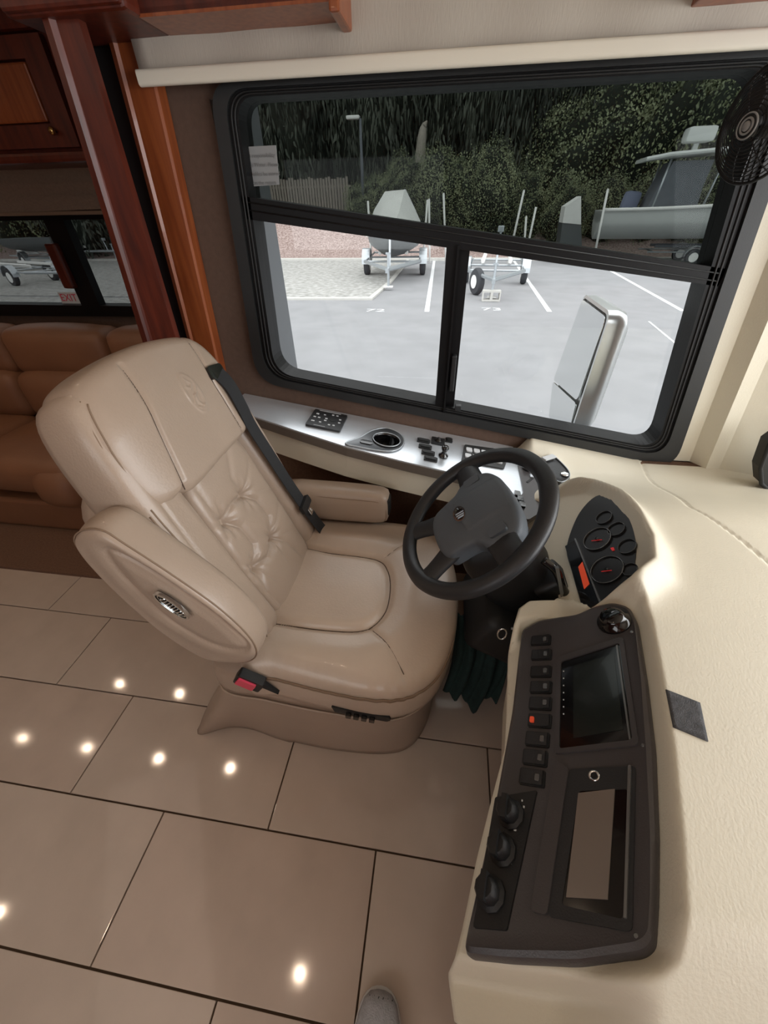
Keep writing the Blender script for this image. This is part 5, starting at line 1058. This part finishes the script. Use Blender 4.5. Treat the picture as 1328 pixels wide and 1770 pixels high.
def place(t, loc, yaw): t.location = loc; t.rotation_euler = (0, 0, yaw)
t72 = trailer((-2.15, 15.9, GZ), 0.06, 'galvanised boat trailer parked in bay 72 under the covered boat', guides=(1, 1), post=1.4, scl=1.3)
b = thing('covered_boat', 'small boat under a pale grey peaked cover on the bay 72 trailer', 'boat', (0, 0, 0))
m = MB(); hull(m, 5.0, 0.95, 0.75, 1.0, 1.55, 0.2); m.build('hull', 'hulla', b, ang=40)
m = MB(); r_ = []
for t, wv, hz in ((0.02, 0.95, 1.75), (0.25, 1.0, 2.55), (0.45, 1.0, 2.95), (0.62, 0.95, 2.85), (0.8, 0.7, 2.3), (0.93, 0.35, 1.95), (1.0, 0.06, 1.82)):
    x = 5.0 * t; bz_ = 1.50 + 0.2 * t * t; r_.append([Vector((x, -wv * 0.98, bz_ - 0.12)), Vector((x, -wv * 0.95, bz_ + 0.05)), Vector((x, -wv * 0.66, bz_ + (hz - bz_) * 0.60)), Vector((x, -wv * 0.36, hz - 0.05)), Vector((x, wv * 0.30, hz - 0.0)), Vector((x, wv * 0.58, bz_ + (hz - bz_) * 0.60)), Vector((x, wv * 0.95, bz_ + 0.05)), Vector((x, wv * 0.98, bz_ - 0.12))])
m.loft(r_); m.build('cover', 'cover', b, ang=50)
place(b, (-2.45, 22.5, GZ), -PI / 2 + 0.04); b.scale = (1.05, 1.28, 1.0)
t73 = trailer((1.40, 14.15, GZ), -0.10, 'empty galvanised boat trailer in bay 73 with white bunks', guides=(0, 1), post=1.6, scl=1.15)
v = at(820, 487, 1, 15.3); mb = MB(); mb.lathe([(0.16, -0.02), (0.36, 0.0), (0.40, 0.05), (0.40, 0.15), (0.36, 0.20), (0.16, 0.22)], v, (0.9, 0.4, 0.0), 28); wl = mb.build('spare_wheel', 'tyre', ang=40, label='spare tyre standing beside the bay 73 trailer tongue', cat='wheel')
mb = MB(); mb.lathe([(0.20, -0.03), (0.18, 0.05), (0.18, 0.15), (0.20, 0.23)], v, (0.9, 0.4, 0.0), 20); mb.build('rim', 'white', wl, ang=40)
v = at(848, 520, 2, GZ); mb = MB()
fr = (Vector((v.x, v.y - 0.15, GZ + 0.005)), WX, WZ, WY)
oo_ = [(-.27, 0), (.27, 0), (.27, .30), (-.27, .30)]
mb.ringframe([(-.28, 0), (.0, 0), (.0, .30), (-.28, .30)], [(-.24, .05), (-.04, .05), (-.04, .25), (-.24, .25)], fr, 0, .25); mb.ringframe([(0, 0), (.28, 0), (.28, .30), (0, .30)], [(.04, .05), (.24, .05), (.24, .25), (.04, .25)], fr, 0, .25)
mb.build('cinder_block', 'concrete', label='hollow concrete block under the bay 73 trailer jack', cat='block')
# big centre console boat with T-top
b = thing('centre_console_boat', 'white centre console boat with T-top and grey enclosure at right', 'boat', (0, 0, 0))
m = MB(); hull(m, 5.4, 1.05, 1.05, 1.45, 2.20, 0.25); m.build('hull', 'hullw', b, ang=40)
m = MB(); hull(m, 5.42, 1.07, 1.72, 1.80, 2.22, 0.25); m.build('topsides', 'hullw', b, ang=40)
m = MB(); m.tube(smooth_open([Vector((0, -1.08, 2.24)), Vector((1.6, -1.1, 2.26)), Vector((3.3, -1.05, 2.33)), Vector((4.6, -0.6, 2.42)), Vector((5.42, 0, 2.50))]), 0.045, 8); m.build('rub_rail', 'white', b, smooth=True)
m = MB(); m.loft([[Vector((x, y, z)) for x, y in ((1.15 + s0_, -0.62), (2.45 + s1_, -0.62), (2.45 + s1_, 0.62), (1.15 + s0_, 0.62))] for z, s0_, s1_ in ((2.15, 0, 0.0), (2.7, 0.12, -0.05), (3.34, 0.32, -0.02))]); m.build('canvas_enclosure', 'cover_d', b, ang=20)
m = MB(); m.loft([[Vector((x, y * k_, z + dz_)) for x, y, z in ((0.75, -0.8, 3.36), (1.3, -0.85, 3.44), (2.9, -0.85, 3.52), (3.2, -0.6, 3.5), (3.2, 0.6, 3.5), (2.9, 0.85, 3.52), (1.3, 0.85, 3.44), (0.75, 0.8, 3.36))] for dz_, k_ in ((0, 0.97), (0.04, 1), (0.09, 0.97))]); m.build('t_top', 'hullw', b, ang=40)
for x, y in ((1.3, -0.6), (1.3, 0.6), (2.9, -0.6), (2.9, 0.6)):
    m = MB(); m.tube([Vector((x, y, 2.1)), Vector((x + 0.1, y, 3.4))], 0.03, 8); m.build('top_leg', 'galv', b, smooth=True)
m = MB(); m.box((2.0, 0, 3.62), (0.12, 0.12, 0.24)); m.box((2.0, 0, 3.92), (0.70, 0.60, 0.34), bev=0.09); m.build('radar_dome', 'hullw', b, ang=40)
m = MB(); m.box((0.85, 0.35, 2.42), (0.46, 0.45, 0.55), Euler((0, 0.1, 0)).to_matrix(), bev=0.12); m.box((0.85, 0.35, 1.9), (0.2, 0.25, 0.7), bev=0.05); m.build('outboard_motor', 'navy', b, ang=40)
m = MB(); m.tube([Vector((4.6, -0.75, 2.55)), Vector((4.35, -1.2, 0.75))], 0.035, 8); m.build('guide_post', 'white', b, smooth=True)
for ch in b.children:
    for v_ in ch.data.vertices:
        c_ = v_.co; z_ = c_.z * 0.95 if c_.z < 2.2 else 2.09 + (c_.z - 2.2) * 1.45; v_.co = (c_.x * 1.56, c_.y * 1.3, z_)
s_ = at(1042, 372, 1, 24.6); place(b, (s_.x - 0.2, 24.6, GZ), -0.12)
b2 = trailer((s_.x + 7.5, 24.0, GZ), PI / 2 - 0.12 , 'dark trailer under the centre console boat', guides=(0, 0), bunkw=False)
# canvas-wrapped upright shape
b = thing('covered_outboard', 'tall boat stern under grey canvas with a slanted top between posts', 'cover', (0, 0, 0))
cs_ = [at(1004, 339, 1, 24.4), at(977, 357, 1, 24.4), at(972, 385, 1, 24.4), at(966, 430, 1, 24.4), at(1006, 440, 1, 24.4), at(1004, 388, 1, 24.4)]
fr = (Vector((0, 24.3, 0)), WX, WZ, WY)
m = MB(); m.prism([(p.x, p.z) for p in (cs_[0], cs_[1], cs_[2], cs_[5])], fr, 0, 0.9); m.build('canvas_top', 'cover', b)
m = MB(); m.prism([(p.x, p.z) for p in (cs_[5], cs_[2], cs_[3], cs_[4])], fr, 0.02, 0.95); m.build('canvas_side', 'hulla', b)
m = MB(); c0 = cs_[3]; m.box((c0.x + 0.5, 24.9, (c0.z + GZ) / 2), (0.8, 0.9, c0.z - GZ), bev=0.05); m.build('boat_stern', 'hulla', b)
for (q0, q1, y, lb) in (((742, 345), (743, 450), 24.3, 'white guide post, left of the pair right of the covered boat'), ((767, 335), (771, 452), 24.3, 'white guide post, right of the pair right of the covered boat'), ((906, 330), (884, 428), 24.0, 'white guide post leaning beside the bay 73 trailer'), ((910, 375), (906, 430), 24.2, 'short white guide post right of the leaning one'), ((1051, 328), (1028, 440), 23.0, 'white guide post leaning in front of the centre console boat stern')):
    a_, b_ = at(*q0, 1, y), at(*q1, 1, y); d_ = (b_ - a_); b_ = a_ + d_ * ((GZ - a_.z) / d_.z)
    m = MB(); m.tube([a_, b_], 0.05, 8); m.lathe([(0.04, -0.01), (0.04, 0.03), (0.02, 0.04)], a_, (a_ - b_), 8); m.build('guide_post', 'white', smooth=True, label=lb, cat='post', group='white trailer guide posts')
# trailers seen through the slide-out window
g_ = at(60, 500, 2, GZ); t3 = trailer((g_.x + 1.5, g_.y + 0.5, GZ), 1.25, 'nearest galvanised trailer on the gravel outside the sofa window', guides=(0, 0), post=1.0, width=1.6, length=4.6)
g2 = at(30, 470, 2, GZ); t4 = trailer((g2.x + 2.5, g2.y + 1.0, GZ), 1.15, 'galvanised trailer carrying the flat aluminium boat outside the sofa window', guides=(0, 0), post=1.1, width=1.7)
b = thing('jon_boat', 'low aluminium boat on a trailer outside the sofa window', 'boat', (0, 0, 0))
m = MB(); hull(m, 4.2, 0.8, 0.8, 0.95, 1.35, 0.1); m.build('hull', 'hulla', b, ang=40); place(b, (g2.x - 1.6, g2.y + 2.2, GZ), -0.40)
g5 = at(160, 455, 2, GZ); t5 = trailer((g5.x + 1.0, g5.y + 1.0, GZ), 1.2, 'far empty trailer on the gravel right of the sofa window mullion', guides=(0, 0), post=1.1, width=1.7)
# --- fence
fe = thing('wooden_fence', 'weathered grey picket fence on the bank behind the gravel', 'fence', (-8, 31, 0.3))
m = MB(); x = -16.0; i = 0
while x < -6.6:
    h_ = 2.05 + 0.05 * math.sin(i * 1.9) + 0.03 * math.sin(i * 5.3); z0 = 0.75; m.box((x, 31 + 0.02 * (i % 2), z0 + h_ / 2), (0.14, 0.025, h_)); x += 0.185; i += 1
fence_p = m.build('picket_panel', 'fence', fe); fence_p['kind'] = 'stuff'
for z_ in (1.2, 2.4): m = MB(); m.box((-11.3, 31.06, z_), (9.6, 0.05, 0.10)); m.build('rail', 'fence', fe)
# street lamp, dead trunk
hd = at(612, 203, 1, 30); st = thing('street_lamp', 'grey street lamp with one flat head in front of the dark trees', 'lamp', (hd.x + 0.3, 30, 0.8))
m = MB(); m.tube([Vector((hd.x + 0.35, 30, 0.8)), Vector((hd.x + 0.35, 30, hd.z - 0.05))], [0.10, 0.07], 10); m.build('pole', 'cover_d', st, smooth=True)
m = MB(); m.tube([Vector((hd.x + 0.35, 30, hd.z - 0.05)), Vector((hd.x + 0.05, 30, hd.z + 0.02))], 0.05, 8); m.build('arm', 'cover_d', st)
m = MB(); m.box((hd.x - 0.05, 30, hd.z), (0.75, 0.35, 0.16), bev=0.06); m.build('lamp_head', 'cover', st)
d0 = at(732, 213, 1, 31.5); d1 = at(727, 262, 1, 31.5)
m = MB(); k_ = (d1.z - d0.z); base = Vector((d1.x - 0.3, 31.5, 0.4))
m.tube([base, d1, (d0 + d1) / 2, d0 + Vector((0, 0, -0.2)), d0], [0.36, 0.30, 0.27, 0.20, 0.05], 9); m.tube([(d0 + d1) / 2 + Vector((0.12, 0, 0.5)), d0 + Vector((0.22, 0, 0.1))], [0.16, 0.03], 7); m.build('dead_trunk', 'deadwood', ang=60, label='pale broken dead tree trunk standing above the hedge', cat='tree trunk')
# --- foliage
def foliage_mesh(name, m1, m2, n, ls, seed, squash=1.0, hang=False):
    r_ = np.random.default_rng(seed); d = r_.normal(size=(n, 3)); d /= np.linalg.norm(d, axis=1)[:, None]
    def rad(d): return 1 + 0.16 * np.sin(d[:, 0] * 5 + seed) * np.cos(d[:, 2] * 4) + 0.12 * np.sin(d[:, 1] * 9 + d[:, 2] * 7) + 0.06 * np.sin(d[:, 0] * 17 + d[:, 1] * 13 + seed)
    P = d * (rad(d) * r_.uniform(0.86, 1.10, n))[:, None]
    a = r_.normal(size=(n, 3)) * 0.7 + d * 0.2 + (np.array([0, 0, -1.6]) if hang else 0); a /= np.linalg.norm(a, axis=1)[:, None]
    b = np.cross(a, r_.normal(size=(n, 3))); b /= np.linalg.norm(b, axis=1)[:, None]; s = ls * r_.uniform(0.6, 1.5, n)[:, None]
    V = np.stack([P, P + a * s * 0.5 + b * s * 0.32, P + a * s * (1.8 if hang else 1.0), P + a * s * 0.5 - b * s * 0.32], 1).reshape(-1, 3)
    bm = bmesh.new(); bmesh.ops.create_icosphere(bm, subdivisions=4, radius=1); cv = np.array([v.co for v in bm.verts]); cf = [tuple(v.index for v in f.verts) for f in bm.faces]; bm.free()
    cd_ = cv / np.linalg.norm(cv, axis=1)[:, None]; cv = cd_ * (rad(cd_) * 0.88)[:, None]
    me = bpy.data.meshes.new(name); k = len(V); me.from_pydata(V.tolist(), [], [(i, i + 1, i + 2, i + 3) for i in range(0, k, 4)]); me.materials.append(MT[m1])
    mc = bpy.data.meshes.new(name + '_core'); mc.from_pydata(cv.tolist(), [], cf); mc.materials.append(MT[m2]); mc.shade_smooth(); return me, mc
FM = [foliage_mesh('foliage', 'leaf', 'core', 14000, 0.040, 3), foliage_mesh('foliage', 'leaf', 'core', 14000, 0.038, 11), foliage_mesh('foliage', 'leaf_d', 'core', 12000, 0.045, 5, hang=True), foliage_mesh('foliage', 'leaf_d', 'core', 12000, 0.042, 8, hang=True)]
def bush(name, label, cat, c, r3, k, rz=0.0, group=None, trunk=False):
    t = thing(name, label, cat, (c[0], c[1], 0.2), group)
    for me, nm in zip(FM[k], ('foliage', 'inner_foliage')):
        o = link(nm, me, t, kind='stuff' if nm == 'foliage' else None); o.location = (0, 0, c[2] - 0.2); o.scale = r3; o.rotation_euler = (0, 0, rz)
    if trunk:
        m_ = MB(); m_.tube([Vector((c[0], c[1] - r3[1] * 0.5, -0.5)), Vector((c[0] + 0.2, c[1] - r3[1] * 0.4, c[2])), Vector((c[0], c[1], c[2] + r3[2] * 0.7))], [0.3, 0.22, 0.08], 8); m_.build('trunk', 'bark', t, smooth=True)
    return t
hed = [(-5.2, 30.5, 0.9, 1.7), (-3.0, 29.8, 1.5, 1.9), (-0.6, 29.2, 1.6, 2.0), (1.8, 28.4, 1.5, 2.1), (4.2, 27.6, 2.0, 2.6), (6.8, 26.8, 2.4, 3.2), (9.8, 26.0, 2.6, 3.5), (13.0, 25.5, 3.0, 4.0), (16.5, 25.0, 3.3, 4.6), (20.5, 24.5, 3.5, 5.0),
       (5.4, 29.5, 4.0, 2.4), (8.8, 29.0, 4.6, 2.8), (12.6, 28.5, 5.4, 3.3), (16.8, 28.5, 6.2, 3.8)]
for i, (x, y, z, r_) in enumerate(hed):
    if x > 4 and y < 28: q_ = 1.28; x, y, z, r_ = x * q_, y * q_, 1.4 + (z - 1.4) * q_, r_ * q_
    elif x > 4: q_ = 1.22; x, y, z, r_ = x * q_, y * q_, 1.4 + (z - 1.4) * q_, r_ * q_
    bush('hedge_shrub', 'green leafy vine covered shrub mounded behind the parked boats', 'shrub', (x, y, z), (r_ * 0.95, r_ * 0.8, r_), i % 2, i * 1.3, group='vine covered shrubs along the lot')
for i in range(8):
    bush('low_shrub', 'low dark green shrub at the foot of the hedge behind the big boat', 'shrub', (1.5 + i * 2.3, 28.6 + 0.3 * math.sin(i * 2.2), 0.7), (1.7, 1.2, 1.7 + 0.2 * math.sin(i * 1.4)), i % 2, i * 0.9, group='low shrubs at the foot of the hedge')
for i in range(15):
    x = -34 + i * 4.6; y = 37 + 2 * math.sin(i * 2.1)
    bush('dark_tree', 'tall dark drooping tree behind the fence and shrubs', 'tree', (x, y, 8.0 + math.sin(i * 1.7)), (3.8, 3.0, 8.0), 2 + i % 2, i * 2.1, group='tall dark trees behind the lot', trunk=True)
for i in range(8):
    x = -56 + i * 5.5; y = 29 + 2 * math.sin(i * 3.1)
    bush('roadside_tree', 'mid green bushy tree beyond the gravel seen from the sofa window', 'tree', (x, y, 3.6), (3.6, 3.0, 4.6), i % 4, i * 1.1, group='trees beyond the gravel lot')
mb = MB(); V = []; Fc = []
for i in range(41):
    x = -75 + 150 * i / 40
    for j in range(6): V.append((x, 42 + 2 * math.sin(i * 1.3 + j), -1 + 4.4 * j))
for i in range(40):
    for j in range(5): a_ = i * 6 + j; Fc.append((a_, a_ + 6, a_ + 7, a_ + 1))
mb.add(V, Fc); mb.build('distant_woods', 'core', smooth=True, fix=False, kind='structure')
# --- exterior mirror
mr = thing('side_mirror', 'chrome door mirror outside the driver window', 'mirror', (0.58, 1.72, 0.60))
MX = 0.58
fp = [at(1012, 517, 0, MX), at(1054, 548, 0, MX), at(1003, 693, 0, MX), at(961, 657, 0, MX)]
mc_ = sum(fp, Vector()) / 4
FO = (Vector((0, 0, 0)), WY, WZ, WX)
fq = [(p.y, p.z) for p in fp]
def grow(P, d): return offp(P, -d)
lo = [at(960, 660, 0, MX), at(1001, 697, 0, MX), at(990, 742, 0, MX), at(953, 722, 0, MX)]
full = [(fq[0][0], fq[0][1]), (fq[1][0], fq[1][1]), (lo[2].y, lo[2].z), (lo[3].y, lo[3].z)]
hs = rpoly(grow(full, 0.022), 0.04, 5); hi = rpoly(grow(full, 0.008), 0.035, 5)
m = MB(); L_ = lambda P, x, s_=1.0: [Vector((x, sum(q[0] for q in P) / len(P) * (1 - s_) + p[0] * s_, sum(q[1] for q in P) / len(P) * (1 - s_) + p[1] * s_)) for p in P]
m.loft([L_(hi, MX + 0.004), L_(hi, MX - 0.008), L_(hs, MX - 0.006), L_(hs, MX + 0.03), L_(hs, MX + 0.06, 0.97), L_(hs, MX + 0.085, 0.82), L_(hs, MX + 0.09, 0.4)]); m.build('housing', 'mirrorhsg', mr, ang=50)
m = MB(); m.prism(rpoly(fq, 0.03, 5), FO, MX - 0.012, MX - 0.006); m.build('mirror_glass', 'chrome', mr, ang=40, label='large flat mirror glass')
m = MB(); m.prism(rpoly([(p.y, p.z) for p in lo], 0.02, 5), FO, MX - 0.012, MX - 0.006); m.build('convex_glass', 'chrome', mr, ang=40, label='small lower mirror glass')
bt = at(965, 735, 0, MX + 0.05); m = MB(); m.tube([Vector((MX + 0.05, bt.y, bt.z + 0.03)), Vector((MX + 0.05, bt.y - 0.02, bt.z - 0.10)), Vector((MX + 0.12, 1.44, bt.z - 0.16))], 0.022, 10); m.build('mirror_arm', 'chrome', mr, smooth=True)
# exterior skin of the coach below the window
mb = MB(); mb.box((0.4, 1.435, -0.05), (2.6, 0.03, 1.3)); mb.build('wall_exterior', 'rvwall', kind='structure')
# ---- give fallback kinds to any unlabelled top-level mesh
